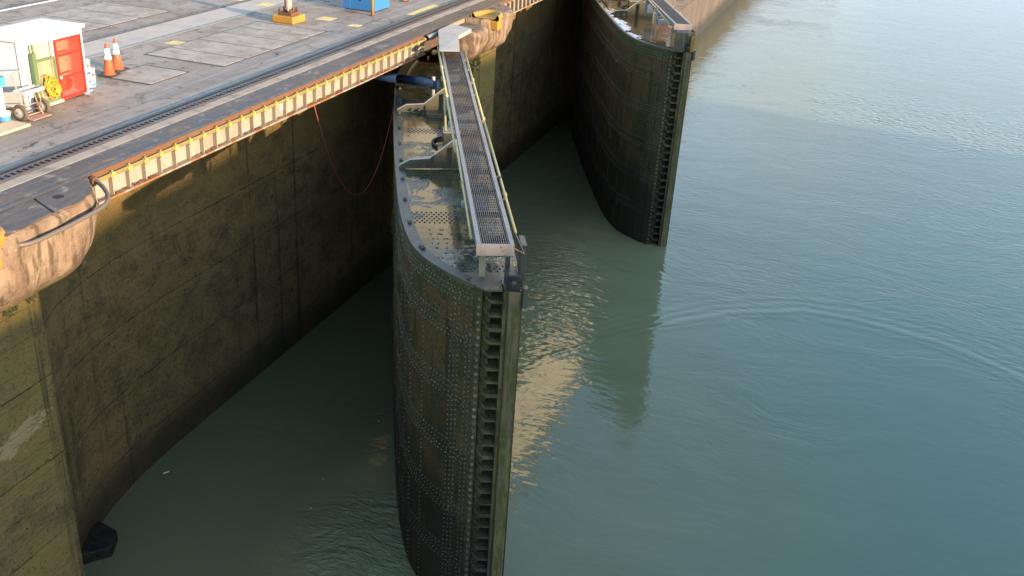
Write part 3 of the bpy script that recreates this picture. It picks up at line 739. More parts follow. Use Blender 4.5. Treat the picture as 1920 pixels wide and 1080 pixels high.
# ------------------------------------------------------------------ gate leaf (built once, copied)
TOP = -1.65
left = [(-.95, .75), (-.9, .2), (-.45, -.32), (.4, -.66), (1.44, -.92), (2.8, -1.2), (4.5, -1.35), (7.0, -1.40), (9.5, -1.42), (12.5, -1.40), (15, -1.34), (16.6, -1.29),
        (17.8, -1.21), (18.6, -1.11), (19.3, -.98), (19.95, -.74), (20.5, -.42), (21.0, -.05), (21.38, .30)]
LP = [tuple(q)[:2] for q in catmull([(a, b, 0) for a, b in left], 5)]
arc = [0.0]
for a, b in zip(LP[:-1], LP[1:]): arc.append(arc[-1] + math.hypot(b[0] - a[0], b[1] - a[1]))
ARC = arc[-1]
def at(s, off=0.0):
    s = max(0.0, min(ARC, s))
    for i in range(len(arc) - 1):
        if s <= arc[i + 1]: break
    a, b = LP[i], LP[i + 1]; k = (s - arc[i]) / (arc[i + 1] - arc[i])
    t = Vector((b[0] - a[0], b[1] - a[1])).normalized(); nr = (t.y, -t.x)
    return (a[0] + (b[0] - a[0]) * k + nr[0] * off, a[1] + (b[1] - a[1]) * k + nr[1] * off), nr
def s_of_x(x):
    return min(range(len(LP)), key=lambda i: abs(LP[i][0] - x) + (100 if i < 20 else 0))
def sx(x):
    i = s_of_x(x); return arc[i] + (x - LP[i][0])
def strip(mb, s0, s1, z0, z1, off, n=None):
    n = n or max(1, int((s1 - s0) / .25))
    pts = [at(s0 + (s1 - s0) * i / n, off)[0] for i in range(n + 1)]; inn = [at(s0 + (s1 - s0) * i / n, -.03)[0] for i in range(n + 1)]
    mb.prism(pts + inn[::-1], z0, z1)

def build_leaf():
    L = thing("lock_gate", "near riveted lock gate leaf with a puddled top and grated walkway", "lock gate", (-16.26, 36.87, 0), math.atan2(-.9, .437), "open lock gate leaves")
    hull = MB()
    body = LP + [(21.38, .44), (21.02, .46), (21.02, .86), (21.55, .88), (21.58, 1.27), (20.9, 1.30), (.2, 1.30), (-.5, 1.15)]
    nb = len(body)
    hull.v = [(x, y, -13.5) for x, y in body] + [(x, y, TOP) for x, y in body]
    hull.f = [(i, (i + 1) % nb, nb + (i + 1) % nb, nb + i) for i in range(nb)]; hull.mi = [0] * nb
    # lap straps along each horizontal girder line and butt straps
    seams = [-2.78, -4.36, -5.94, -7.55, -9.10]
    for zq in seams:
        strip(hull, .3, ARC - .15, zq - .44, zq, .014)
        strip(hull, .3, ARC - .55, zq - .012, zq + .006, .036)
    strip(hull, .3, ARC - .05, -2.22, TOP + .004, .016)
    strip(hull, sx(20.85), ARC - .01, -12, TOP, .010)
    s = 3.2
    cols = []
    while s < sx(20.5):
        strip(hull, s - .11, s + .11, -12, TOP - .57, .007); cols.append(s); s += 1.62
    hull.build("hull", M['leaf'], L)
    rv = MB()
    def riv(s_, z_, off=.012, r=.027):
        p, nr = at(s_, off); rv.dome((p[0], p[1], z_), (nr[0], nr[1], 0), r)
    for zq in seams:
        if zq < -11: continue
        for (dz, of, st) in ((.055, .0, 0), (-.06, .014, 0), (-.21, .014, .065), (-.33, .014, 0)):
            s_ = .5 + st
            while s_ < ARC - .12:
                riv(s_, zq + dz, of); s_ += .13
    for (zq, st) in ((-1.76, 0), (-1.88, .06), (-2.0, 0), (-2.13, .06)):
        s_ = .4 + st
        while s_ < ARC - .1: riv(s_, zq, .016); s_ += .12
    zt = [z for z in [-2.3 - .135 * i for i in range(66)] if all(not (q - .46 < z < q + .08) for q in seams)]
    for c in cols:
        for z in zt: riv(c - .05, z, .007); riv(c + .05, z - .06, .007)
    c = cols[0] + .81
    while c < sx(20.3):
        for z in zt: riv(c, z, .0)
        c += 1.62
    for k, c in enumerate((sx(20.85), sx(20.85) + .13, sx(20.85) + .26, ARC - .22, ARC - .10)):
        for i in range(70): riv(c, -1.95 - .13 * i - (k % 2) * .065, .012)
    # column of big bolt heads beside the mitre bay
    for i in range(52):
        rv.dome((21.385, .37, -1.95 - .185 * i), (.95, -.25, 0), .055, .06, 8)
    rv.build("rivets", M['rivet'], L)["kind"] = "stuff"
    # square anode pads on the curved face
    for (x, z) in ((13.3, -3.45), (17.2, -3.45), (19.25, -3.45), (10.4, -4.75), (15.6, -5.0), (19.1, -6.5), (17.2, -6.6), (12.3, -7.2), (19.3, -9.35), (17.3, -9.4), (7.2, -4.6)):
        (p, nr) = at(sx(x), .0); t = Vector((-nr[1], nr[0], 0)); nv = Vector((nr[0], nr[1], 0)); c = Vector((p[0], p[1], z))
        hw, hh = .21, .30
        b = MB(); q = [c + t * a * hw + Vector((0, 0, d_ * hh)) for a, d_ in ((-1, -1), (1, -1), (1, 1), (-1, 1))]
        b.add([v - nv * .02 for v in q] + [v + nv * .085 for v in q], [(3, 2, 1, 0), (4, 5, 6, 7), (0, 1, 5, 4), (1, 2, 6, 5), (2, 3, 7, 6), (3, 0, 4, 7)])
        b.dome(c + nv * .085, nv, .05, .03, 6)
        b.build("anode_pad", M['leaf'], L, bevel=.012)
    # top plate, margin strip along the curved edge
    tp = MB(); tp.prism(body, TOP - .02, TOP + .002); tp.build("top_plate", M['leaf_top'], L)
    mg = MB(); N = 90; s0, s1 = sx(4.0), ARC - .35
    o_ = [at(s0 + (s1 - s0) * i / N, .018)[0] for i in range(N + 1)]; i_ = [at(s0 + (s1 - s0) * i / N, -.24)[0] for i in range(N + 1)]
    mg.prism(o_ + i_[::-1], TOP - .012, TOP + .022); mg.build("edge_margin", M['margin'], L)
    rim = MB(); o_ = [at(s0 + (s1 - s0 + .3) * i / N, .040)[0] for i in range(N + 1)]; i_ = [at(s0 + (s1 - s0 + .3) * i / N, .0)[0] for i in range(N + 1)]
    rim.prism(o_ + i_[::-1], TOP - .05, TOP + .045); rim.build("edge_rim", M['gusset'], L)
    # heel parapet
    hpz = MB(); s0, s1 = .2, sx(4.0)
    o_ = [at(s0 + (s1 - s0) * i / 24, .02)[0] for i in range(25)]; i_ = [at(s0 + (s1 - s0) * i / 24, -.34)[0] for i in range(25)]
    hpz.prism(o_ + i_[::-1], TOP, TOP + .10); hpz.build("heel_kerb", M['margin'], L)
    # small lifting lugs on the margin
    x = 5.5; k = 0
    while x < 20.6:
        p, nr = at(sx(x), -.14); b = MB(); b.box((-.10, -.045, 0), (.10, .045, .05)); b.box((-.06, -.025, .05), (.06, .025, .075))
        o = b.build("lifting_lug", M['gusset'], L, bevel=.015); o.location = (p[0], p[1], TOP + .022); o.rotation_euler = (0, 0, math.atan2(nr[0], -nr[1]))
        x += 1.55
    # rivet bands across the top plate
    rb = MB()
    for (xa, nrow, st) in ((17.2, 6, .12), (10.2, 4, .12), (5.0, 3, .10), (20.35, 3, .14), (14.6, 1, .13)):
        for r_ in range(nrow):
            y = -1.0 + (r_ % 2) * .06
            while y < 1.1:
                rb.dome((xa + r_ * .13, y, TOP + .002), (0, 0, 1), .030, .022); y += st
    for i in range(90):
        y = random.uniform(-.6, .6); x = 18.3 + .27 * (i % 9)
        if y > -1.0 + max(0, (x - 19)) * .55: rb.dome((x, y, TOP + .002), (0, 0, 1), .026, .018)
    rb.build("top_rivets", M['hatch'], L)["kind"] = "stuff"
    # diaphragm gussets carrying the walkway
    for xg in (8.35, 13.9):
        b = MB(); yl = at(sx(xg), -.06)[0][1] if xg > 4 else -1.0
        pts = [(xg + .05, yl, TOP + .02), (xg - .05, .9, TOP + .02), (xg - .05, .9, -.55), (xg - .02, .30, -.72), (xg + .03, -.48, TOP + .30), (xg + .04, yl + .3, TOP + .26), (xg + .05, yl + .02, TOP + .10)]
        b.plate(pts, .02)
        gs = b.build("gusset", M['gusset'], L)
        e = MB()
        for a, c_ in zip(pts[3:6], pts[4:7]): e.bar(Vector(a) + Vector((0, 0, .012)), Vector(c_) + Vector((0, 0, .012)), .075, .014)
        e.bar(Vector(pts[2]) + Vector((0, 0, .012)), Vector(pts[3]) + Vector((0, 0, .012)), .075, .014)
        e.build("gusset_cap", M['pale_steel'], gs)
        st = MB(); st.box((xg - .10, .14, TOP), (xg + .14, .17, -1.0)); st.box((xg - .06, -.42, TOP), (xg + .10, -.40, TOP + .26)); st.build("gusset_stiffener", M['gusset'], gs)
        for yk in (-.85, -.62):
            bl = MB(); bl.tube([(xg + .06, yk, TOP + .12), (xg + .16, yk, TOP + .12)], .045, 8); bl.build("gusset_eye", M['gusset'], gs)
    MB().box((8.55, -.42, TOP), (9.02, .42, TOP + .16)).build("hatch", M['hatch'], L, bevel=.02)
    b = MB(); b.box((11.35, .0, TOP), (11.92, .55, TOP + .42)); ped = b.build("pedestal", M['gusset'], L, bevel=.015)
    MB().box((11.35, .0, TOP + .421), (11.92, .55, TOP + .45)).build("pedestal_cap", M['pale_steel'], ped)
    b = MB(); ring = [(11.66 + .52 * math.cos(a), .12 + .42 * math.sin(a), TOP + .05) for a in [math.pi * .75 + i * math.pi / 14 for i in range(15)]]
    b.tube(ring, .045, 8); b.build("rubber_seal", M['rubber'], L, smooth=True)
    # legs, struts and brackets under the walkway
    for (x, y, w_, mt) in ((20.85, .45, .13, 'post'), (20.95, .98, .10, 'gusset'), (17.3, .5, .06, 'post'), (16.0, .5, .06, 'post')):
        MB().box((x - w_ / 2, y - w_ / 2, TOP), (x + w_ / 2, y + w_ / 2, -.62)).build("walkway_leg", M[mt], L)
    for x in (15.0, 17.9, 6.0, 11.3):
        b = MB(); b.bar((x - .9, .22, -.62), (x, .34, -1.12), .06, .04); b.build("strut", M['pale_steel'], L)
        b = MB(); b.box((x - .1, .28, -1.18), (x + .35, .80, -.66)); b.build("bracket", M['bluegrey'], L, bevel=.01)
    MB().box((20.95, .42, -.86), (21.62, 1.02, -.64)).build("bracket", M['bluegrey'], L, bevel=.01)
    for x in (18.9, 12.6, 7.4):
        MB().box((x - .12, .1, -.80), (x + .1, .36, -.70)).build("bracket", M['pale_steel'], L)
    # walkway
    wz = -.40; xa, xb = 4.75, 22.05; ya, yb = .20, .96
    wk = MB(); wk.box((xa, ya + .02, wz - .20), (xb - .06, ya + .05, wz)); wk.box((xa, yb - .05, wz - .20), (xb - .06, yb - .02, wz))
    for y0_, y1_ in ((ya, ya + .09), (yb - .09, yb)): wk.box((xa, y0_, wz), (xb, y1_, wz + .016))
    for y0_, y1_ in ((ya + .02, ya + .11), (yb - .11, yb - .02)): wk.box((xa, y0_, wz - .215), (xb - .06, y1_, wz - .20))
    walk = wk.build("walkway", M['galv'], L)
    x = xa + 1.4
    while x < xb: MB().box((x, ya + .05, wz - .15), (x + .05, yb - .05, wz - .045)).build("cross_beam", M['rail'], walk); x += 1.4
    gr = MB(); n = 13
    for i in range(n):
        yq = ya + .112 + i * (yb - ya - .224) / (n - 1); gr.box((xa, yq - .008, wz - .022), (xb - .03, yq + .008, wz + .006))
    x = xa + .03
    while x < xb - .05: gr.box((x, ya + .10, wz - .020), (x + .012, yb - .10, wz - .002)); x += .15
    gr.build("grating", M['grate'], walk)
    for x in (8.2, 11.6, 15.0, 18.4):
        MB().box((x, ya + .13, wz - .004), (x + .03, yb - .13, wz + .012)).build("grating_joint", M['rail'], walk)
    MB().box((xb - .03, ya - .005, wz - .23), (xb + .015, yb + .005, wz + .014)).build("end_plate", M['endplate'], walk)
    # folded-down handrails on both sides
    def rail(pts, joints, mat='yellow_pipe', r=.034):
        h = MB(); h.tube(pts, r, 9); o = h.build("handrail", M[mat], walk, smooth=True)
        for (jx, jy, jz) in joints:
            c = MB(); c.tube([(jx - .07, jy, jz), (jx + .07, jy, jz)], r * 1.55, 9); c.tube([(jx, jy, jz - .02), (jx, jy - .03, jz - .14)], .02, 6); c.build("rail_collar", M[mat], o, smooth=True)
    rail([(4.4, .10, -.36), (8.0, .11, -.37), (11.0, .12, -.40)], [(7.4, .11, -.37), (10.85, .12, -.40)])
    rail([(11.0, .12, -.42), (14.4, .12, -.46), (15.9, .12, -.50)], [(15.3, .12, -.49)])
    rail([(15.2, .15, -.40), (18.2, .15, -.46), (21.4, .15, -.55)], [(18.3, .15, -.465)], 'yellow_pipe')
    rail([(10.9, .08, -.45), (11.6, .06, -.95), (11.95, .06, -1.15)], [])
    rail([(4.9, 1.03, -.36), (9.5, 1.04, -.40), (13.2, 1.05, -.44)], [(8.8, 1.04, -.395), (13.0, 1.05, -.44)])
    rail([(13.2, 1.06, -.46), (17.0, 1.07, -.48), (21.1, 1.09, -.52)], [(18.9, 1.08, -.50)])
    e = MB()
    for x in (5.6, 7.1, 8.6, 10.2, 11.8, 13.3): e.tube([(x, 1.0, -.42), (x + .12, 1.02, -.48)], .035, 6)
    e.build("rail_clip", M['yellow'], walk)
    MB().tube([(21.1, 1.08, -.52), (21.75, 1.22, -.72), (21.95, .98, -.52)], .011, 6).build("safety_wire", M['copper'], walk)
    cb = MB()
    for x, side in ((17.9, 1.0), (18.3, .13)): cb.bar((x, side - .06, -.43), (x, side + .1, -.43), .06, .03)
    cb.build("rail_bracket", M['rail'], walk)
    # mitre end: recess bay with shelves, guide strip, fender timber
    z = TOP - .30; k = 0
    while z > -12:
        heavy = (k % 5 == 2)
        b = MB(); th = .022 if not heavy else .045
        b.prism([(21.03, .47), (21.33, .47), (21.46, .60), (21.50, .86), (21.03, .86)], z - th, z)
        b.bar((21.485, .60, z - .018), (21.51, .865, z - .018), .020, .040 + (.05 if heavy else 0))
        b.bar((21.33, .468, z + .10), (21.485, .60, z - .018), .018, .045)
        if heavy:
            for q in range(4): b.dome((21.25 + .03 * q, .52 + .09 * q, z), (0, 0, 1), .028, .03, 6)
        b.build("shelf", M['tip'], L)
        z -= .333; k += 1
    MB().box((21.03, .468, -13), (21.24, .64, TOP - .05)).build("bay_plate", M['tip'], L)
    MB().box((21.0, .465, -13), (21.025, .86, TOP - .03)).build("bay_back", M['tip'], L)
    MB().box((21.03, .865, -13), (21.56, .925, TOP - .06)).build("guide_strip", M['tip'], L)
    MB().box((21.36, .965, -13), (21.60, 1.235, TOP - .03)).build("fender_timber", M['timber'], L, bevel=.02)
    sp = MB(); sp.prism([(20.7, .0), (21.40, .30), (21.56, .47), (21.56, .84), (20.7, .84)], TOP - .03, TOP + .012); sp.build("tip_plate", M['gusset'], L)
    b = MB(); b.box((21.10, .92, TOP + .005), (21.60, 1.20, TOP + .36)); bx = b.build("latch_box", M['hatch'], L, bevel=.02)
    MB().dome((21.60, 1.06, TOP + .18), (1, 0, 0), .06, .03, 8).build("latch_boss", M['gusset'], bx)
    MB().box((21.50, 1.265, TOP - .35), (21.70, 1.36, TOP + .10)).build("latch_plate", M['gusset'], L)
    MB().box((20.7, 1.22, TOP + .10), (21.25, 1.34, -.75)).build("latch_plate", M['gusset'], L)
    for pts in ([(21.5, .80, -.62), (21.55, .78, -1.0), (21.5, .82, -1.5), (21.3, .8, TOP)], [(21.6, .92, -.6), (21.62, 1.0, -.95), (21.55, 1.02, -1.18)], [(21.62, .98, -.75), (21.64, 1.08, -1.0), (21.6, 1.12, -1.18)]):
        MB().tube(catmull(pts, 5), .009, 5).build("cable", M['post'], L)
    return L
leaf1 = build_leaf()
leaf2 = dup_tree(leaf1)
leaf2["label"] = "far riveted lock gate leaf with white patches on its flooded top"
leaf2.location = (-16.48, 63.26, 0); leaf2.rotation_euler = (0, 0, math.atan2(-.921, .391))
# standing water, white patches and the corner pedestal of the far leaf
inn = [at(sx(4.5) + (ARC - .45 - sx(4.5)) * i / 60, -.31)[0] for i in range(61)]
fw = MB(); fw.prism(inn + [(20.95, .40), (20.95, 1.25), (5, 1.25)], TOP + .004, TOP + .045)
t = NT("pooled_water"); p = t.pos(True); n_ = t.noise(p, 2.2, 4, .6); t.bump(t.mul(n_, .012), 1.0)
fw.build("pooled_water", t.set(t.mix(t.rng(n_, .4, .6), (.050, .032, .012), (.085, .055, .022)), .04), leaf2)
for (xa_, xb_, wd) in ((12.6, 14.2, .30), (14.6, 17.9, .44), (18.2, 19.6, .30)):
    fm = MB(); N = 70
    o_ = []; i_ = []
    for i in range(N + 1):
        s_ = sx(xa_) + (sx(xb_) - sx(xa_)) * i / N
        k = math.sin(math.pi * i / N) ** .5
        o_.append(at(s_, -.05)[0]); i_.append(at(s_, -.08 - (wd + .22 * noise.noise(Vector((s_ * 4.0, xa_, 0))) + .12 * noise.noise(Vector((s_ * 11, xa_, 3)))) * k)[0])
    fm.prism(o_ + i_[::-1], TOP + .03, TOP + .062); fm.build("edge_patch", M['foam'], leaf2)
MB().box((20.6, .40, TOP + .01), (21.52, 1.22, -.84)).build("corner_pedestal", M['gusset'], leaf2, bevel=.015)
MB().box((21.60, 1.10, TOP + .02), (21.70, 1.27, -.95)).build("yellow_mark", M['yellow'], leaf2)

# operating strut from the recess to the near leaf
st = thing("gate_strut", "dark navy hydraulic strut reaching the near gate leaf from the wall", "strut", (0, 0, 0))
pa, pb = Vector((-17.2, 31.9, -1.45)), Vector((-13.55, 31.15, -1.18)); pm = pa.lerp(pb, .58)
MB().tube([pa, pm], .17, 16).build("barrel", M['navy'], st, smooth=True)
MB().tube([pm, pb], .15, 16).build("ram", M['navy'], st, smooth=True)
MB().box((pb.x - .12, pb.y - .10, pb.z - .20), (pb.x + .14, pb.y + .10, pb.z + .10)).build("clevis", M['navy'], st, bevel=.03)
MB().tube([pb + Vector((-.05, 0, -.45)), pb + Vector((-.05, 0, .22))], .06, 10).build("pin", M['pale_steel'], st)

# red hose hanging between girder and leaf
import itertools
ra, rb_ = Vector((-14.92, 25.35, -.66)), Vector((-14.05, 29.0, -1.60))
mid = []
for i in range(41):
    q = i / 40; p = ra.lerp(rb_, q); p.z -= 3.0 * 4 * q * (1 - q); mid.append(p)
tag(MB().tube(mid, .022, 6).build("hanging_hose", M['hose_dark'], smooth=True), "thin dark red hose hanging in a loop below the girder", "hose")

# ------------------------------------------------------------------ things on the deck
# tool cabinet
cab = thing("tool_cabinet", "white tool cabinet with red and green wire mesh doors", "cabinet", (-19.10, 18.72, 0))
Wd, Dp, Ht = 2.20, 1.25, 1.72      # along +Y, into -X
b = MB(); b.box((-Dp, 0, .06), (-Dp + .04, Wd, Ht)); b.box((-Dp, 0, .06), (-.04, .04, Ht)); b.box((-Dp, Wd - .04, .06), (-.04, Wd, Ht)); b.box((-Dp, 0, .04), (-.02, Wd, .08))
b.build("body", M['white'], cab)
MB().box((-Dp + .041, .041, .081), (-Dp + .06, Wd - .041, Ht)).build("back_panel", M['inner'], cab)
b = MB(); b.box((-.06, 0, 0), (.0, .34, Ht)); b.box((-.06, Wd - .12, 0), (.0, Wd, Ht)); b.box((-.06, 1.10, .10), (-.01, 1.24, Ht)); b.box((-.06, .34, Ht - .13), (-.002, Wd - .12, Ht)); b.build("front_frame", M['white'], cab)
b = MB(); rf = [(-Dp - .05, -.06, Ht), (.08, -.06, Ht + .02), (.08, Wd + .06, Ht + .02), (-Dp - .05, Wd + .06, Ht)]; b.plate(rf, .09); b.build("roof", M['white'], cab, bevel=.01)
MB().box((-.12, .345, .10), (-.09, 1.22, Ht - .135)).build("upper_panel", M['inner'], cab)
def mesh_door(name, y0, y1, z0, z1, fm, wm_, rails, step=.042, xo=.0):
    d = MB(); th = .055
    d.box((xo, y0, z0), (xo + .035, y0 + th, z1)); d.box((xo, y1 - th, z0), (xo + .035, y1, z1)); d.box((xo, y0 + th, z0), (xo + .035, y1 - th, z0 + th)); d.box((xo, y0 + th, z1 - th), (xo + .035, y1 - th, z1))
    for r_ in rails: d.box((xo, y0 + th, r_ - .03), (xo + .034, y1 - th, r_ + .03))
    o = d.build(name, fm, cab)
    g = MB(); y = y0 + th; H_ = z1 - z0
    # diamond mesh: two sets of slanting wires clipped to the frame
    k = -H_
    while k < (y1 - y0) * 2:
        for sgn in (1, -1):
            pts = []
            ya_, yb_ = y0 + th, y1 - th
            # line y = y0 + k/2 + sgn*(z-z0)/2
            def yz(z): return (y0 + k / 2 + (z - z0) / 2) if sgn > 0 else (y1 - k / 2 - (z - z0) / 2)
            zl, zh = z0 + th, z1 - th
            a = 2 * (ya_ - y0 - k / 2) + z0; c = 2 * (yb_ - y0 - k / 2) + z0
            if sgn < 0: a = 2 * (y1 - k / 2 - yb_) + z0; c = 2 * (y1 - k / 2 - ya_) + z0
            za, zc = max(zl, min(a, c)), min(zh, max(a, c))
            if zc - za > .03: g.bar((xo + .017, yz(za), za), (xo + .017, yz(zc), zc), .0055, .0055)
        k += step * 2
    g.build("wire_mesh", wm_, o)
    return o
rd = mesh_door("red_door", 1.17, Wd - .10, .06, Ht - .13, M['red'], M['wiremesh_red'], (.62, 1.18), .040, .012)
MB().box((.05, 1.19, .60), (.075, 1.26, .68)).build("padlock", M['pale_steel'], rd)
gd = mesh_door("green_door", .36, 1.15, .10, 1.20, M['green'], M['green_mesh'], (.55,), .040, .004)
ch = MB(); 
ch.box((.05, .28, .02), (.16, .40, 1.42)); ch.build("folded_door", M['green'], cab)
MB().tube([(.12, .44, .0), (.05, .42, 1.62)], .028, 8).build("green_bar", M['dark_green'], cab)
MB().box((.02, .47, .03), (.10, 1.18, .10)).build("green_sill", M['wood'], cab)
MB().box((-.62, 1.26, .09), (-.59, Wd - .05, Ht - .05)).build("inner_panel", M['inner'], cab)
# tools and hoses inside, seen through the red mesh
b = MB()
for i in range(9):
    r_ = .20 + .02 * (i % 3); b.tube([( -.30 - .03 * i, 1.38 + r_ * math.cos(a), 1.12 + r_ * 1.3 * math.sin(a)) for a in [q * math.pi / 9 for q in range(19)]], .018, 5)
b.build("coiled_hose", M['hose_dark'], cab, smooth=True)
b = MB(); b.box((-.5, 1.30, .08), (-.2, 1.50, .75)); b.build("tool_bag", M['rust'], cab)
b = MB(); b.tube([(-.4, 1.62, .1), (-.5, 1.58, 1.45)], .02, 6); b.tube([(-.35, 1.7, .1), (-.5, 1.75, .9)], .018, 6); b.build("tool_shaft", M['rail'], cab)
b = MB()
for i in range(5): b.tube([(-.35 - .05 * i, 1.85 + .17 * math.cos(a), .30 + .17 * math.sin(a)) for a in [q * math.pi / 8 for q in range(17)]], .022, 5)
b.build("coiled_cable", M['rust'], cab, smooth=True)

# yellow hose coil hung on the green door
hc = MB()
for i in range(16):
    r_ = random.uniform(.10, .19); oy, oz = random.gauss(0, .035), random.gauss(0, .035)
    lng = 1.0 + (i % 4) * .16
    hc.tube([(.07 + .012 * (i % 6) + .015 * math.sin(a * 2 + i), .86 + oy + r_ * math.cos(a) - .22 * (lng - 1) * math.sin(a), .36 + oz + r_ * math.sin(a) * lng + .35 * (lng - 1)) for a in [q * math.pi / 9 for q in range(19)]], .014, 5)
hcq = hc.build("coiled_hose", M['hose_yellow'], smooth=True, loc=(-19.10, 18.72, 0))
tag(hcq, "yellow hose coil hanging on the green mesh door", "hose")

# buckets beside the cabinet
def bucket(loc, label, r, h, band):
    t = thing("paint_bucket", label, "bucket", loc, 0, "white paint buckets beside the cabinet")
    MB().tube([(0, 0, 0), (0, 0, .02), (0, 0, h * .97)], [r * .86, r * .88, r], 20).build("tub", M['white'], t, smooth=True)
    MB().tube([(0, 0, h * .97), (0, 0, h)], [r * 1.07, r * 1.06], 20).build("lid", M[band[2]], t)
    MB().tube([(0, 0, h * band[0]), (0, 0, h * band[1])], [r * .955, r * .985], 20, caps=False).build("label_band", M[band[3]], t)
    mk = MB(); mk.plate([(r * .98, -.05, h * .60), (r * .98, .05, h * .68), (r * .98, -.05, h * .78)], .012); mk.build("red_mark", M['red_label'], t)
    return t
bucket((-19.33, 21.10, 0), "white bucket with a dark blue band, under another bucket", .165, .40, (.10, .26, 'white', 'blue_label'))
bucket((-19.33, 21.10, .40), "white bucket stacked on top of the blue banded bucket", .160, .42, (.12, .30, 'white', 'blue_label'))
bucket((-19.55, 21.48, 0), "open white bucket with a teal band beside the stack", .17, .50, (.06, .20, 'pale_steel', 'teal_label'))

# cones
def cone(loc, label, s=1.0, rz=0.2):
    t = thing("traffic_cone", label, "traffic cone", loc, rz, "orange traffic cones on the deck")
    prof = lambda z: .155 - (.155 - .042) * (z - .05) / .83
    b = MB(); b.tube([(0, 0, z * s) for z in (.04, .052, .47, .61, .77, .88, .90)], [.20 * s, prof(.05) * s, prof(.47) * s, prof(.61) * s, prof(.77) * s, prof(.88) * s, .028 * s], 20); b.build("body", M['orange'], t, smooth=True)
    MB().tube([(0, 0, .47 * s), (0, 0, .585 * s)], [prof(.47) * s + .002, prof(.585) * s + .002], 20, caps=False).build("reflective_band", M['reflective'], t, smooth=True)
    MB().tube([(0, 0, .61 * s), (0, 0, .77 * s)], [prof(.61) * s + .002, prof(.77) * s + .002], 20, caps=False).build("reflective_band", M['reflective'], t, smooth=True)
    q = .25 * s; c = .06 * s
    MB().prism([(-q + c, -q), (q - c, -q), (q, -q + c), (q, q - c), (q - c, q), (-q + c, q), (-q, q - c), (-q, -q + c)], .002, .045 * s).build("base", M['rubber'], t, bevel=.01)
    return t
cone((-19.90, 22.68, 0), "orange traffic cone with white bands, standing in front of its twin")
cone((-20.12, 23.30, 0), "orange traffic cone half hidden behind the front cone", 1.0, -.1)
cone((-18.22, 38.55, 0), "small red-orange cone at the photo's top edge beyond the blue box", .62)

# hand truck
ht = thing("hand_truck", "rusty two-wheeled hand truck with a grey tray before the cabinet", "hand truck", (-18.72, 18.52, 0))
for yw in (-.36, .36):
    wh = MB(); ring = [(.17 * math.sin(a), 0, .20 + .155 * math.cos(a)) for a in [i * math.pi / 12 for i in range(25)]]
    wh.tube(ring, .052, 8, caps=False); w_o = wh.build("wheel", M['tyre'], ht, smooth=True, loc=(0, yw, 0)); w_o.scale = (1, 1, 1)
    d = MB(); d.tube([(0, -.03, .20), (0, .03, .20)], .125, 18); d.tube([(0, -.05, .20), (0, .05, .20)], .04, 10); d.build("hub", M['hub'], w_o)
MB().tube([(0, -.36, .20), (0, .36, .20)], .016, 8).build("axle", M['rail'], ht)
fr = MB()
for y in (-.24, .24):
    fr.tube(catmull([(.10, y, .05), (.0, y, .22), (-.10, y, .55), (-.20, y, 1.0)], 4), .017, 7)
    fr.tube(catmull([(.0, y, .22), (.10, y * .9, .42), (.02, y * .9, .66)], 4), .013, 6)
fr.tube(catmull([(-.20, -.24, 1.0), (-.23, -.18, 1.10), (-.23, .18, 1.10), (-.20, .24, 1.0)], 5), .017, 7)
fr.tube([(.06, -.24, .10), (.06, .24, .10)], .015, 6); fr.tube([(-.02, -.24, .32), (-.02, .24, .32)], .013, 6)
fr.build("frame", M['truck_frame'], ht, smooth=True)
b = MB(); b.box((-.16, -.34, .64), (.16, .34, .66)); b.box((.14, -.34, .66), (.16, .34, .72)); b.box((-.16, -.34, .66), (-.14, .34, .72)); b.box((-.14, -.34, .66), (.14, -.32, .72)); b.box((-.14, .32, .66), (.14, .34, .72)); b.build("tray", M['tray'], ht)
MB().box((.02, -.30, .03), (.30, .30, .045)).build("toe_plate", M['truck_frame'], ht)

# white tub with blue lid, small buckets at its foot, plank
tub = thing("storage_tub", "large white storage tub with a blue rim at the left edge", "tub", (-19.5, 17.35, 0))
b = MB(); b.prism([(-.75, -1.0), (.32, -1.0), (.36, -.9), (.36, .78), (.28, .86), (-.75, .86)], .06, .80); b.build("body", M['white'], tub, bevel=.03)
b = MB(); outer = [(-.80, -1.04), (.40, -1.04), (.42, -.9), (.42, .84), (.32, .92), (-.80, .92)]; innr = [(-.70, -.95), (.28, -.95), (.32, -.85), (.32, .74), (.24, .82), (-.70, .82)]
n6 = len(outer)
b.v = [(x, y, .80) for x, y in outer] + [(x, y, 1.02) for x, y in outer] + [(x, y, 1.02) for x, y in innr] + [(x, y, .88) for x, y in innr]
for k in range(3):
    for i in range(n6): b.f.append((k * n6 + i, k * n6 + (i + 1) % n6, (k + 1) * n6 + (i + 1) % n6, (k + 1) * n6 + i))
b.f.append(tuple(range(3 * n6, 4 * n6))); b.mi = [0] * len(b.f); b.build("rim", M['lid_blue'], tub, bevel=.02)
for k, (x, y, lab) in enumerate(((-18.98, 17.9, "low white bucket with a blue band behind the truck wheel"), (-18.98, 17.25, "low blue banded bucket at the photo's left edge"))):
    t = thing("small_bucket", lab, "bucket", (x, y, 0), 0, "low buckets at the tub's foot")
    MB().tube([(0, 0, 0), (0, 0, .26)], [.13, .15], 18).build("tub", M['white'], t, smooth=True)
    MB().tube([(0, 0, .04), (0, 0, .17)], [.137, .146], 18, caps=False).build("label_band", M['lid_blue'], t)
tag(MB().box((-18.85, 16.2, .004), (-18.25, 17.95, .06)).build("wooden_plank", M['wood'], bevel=.008), "pale wooden board lying on the deck at the left edge", "board")

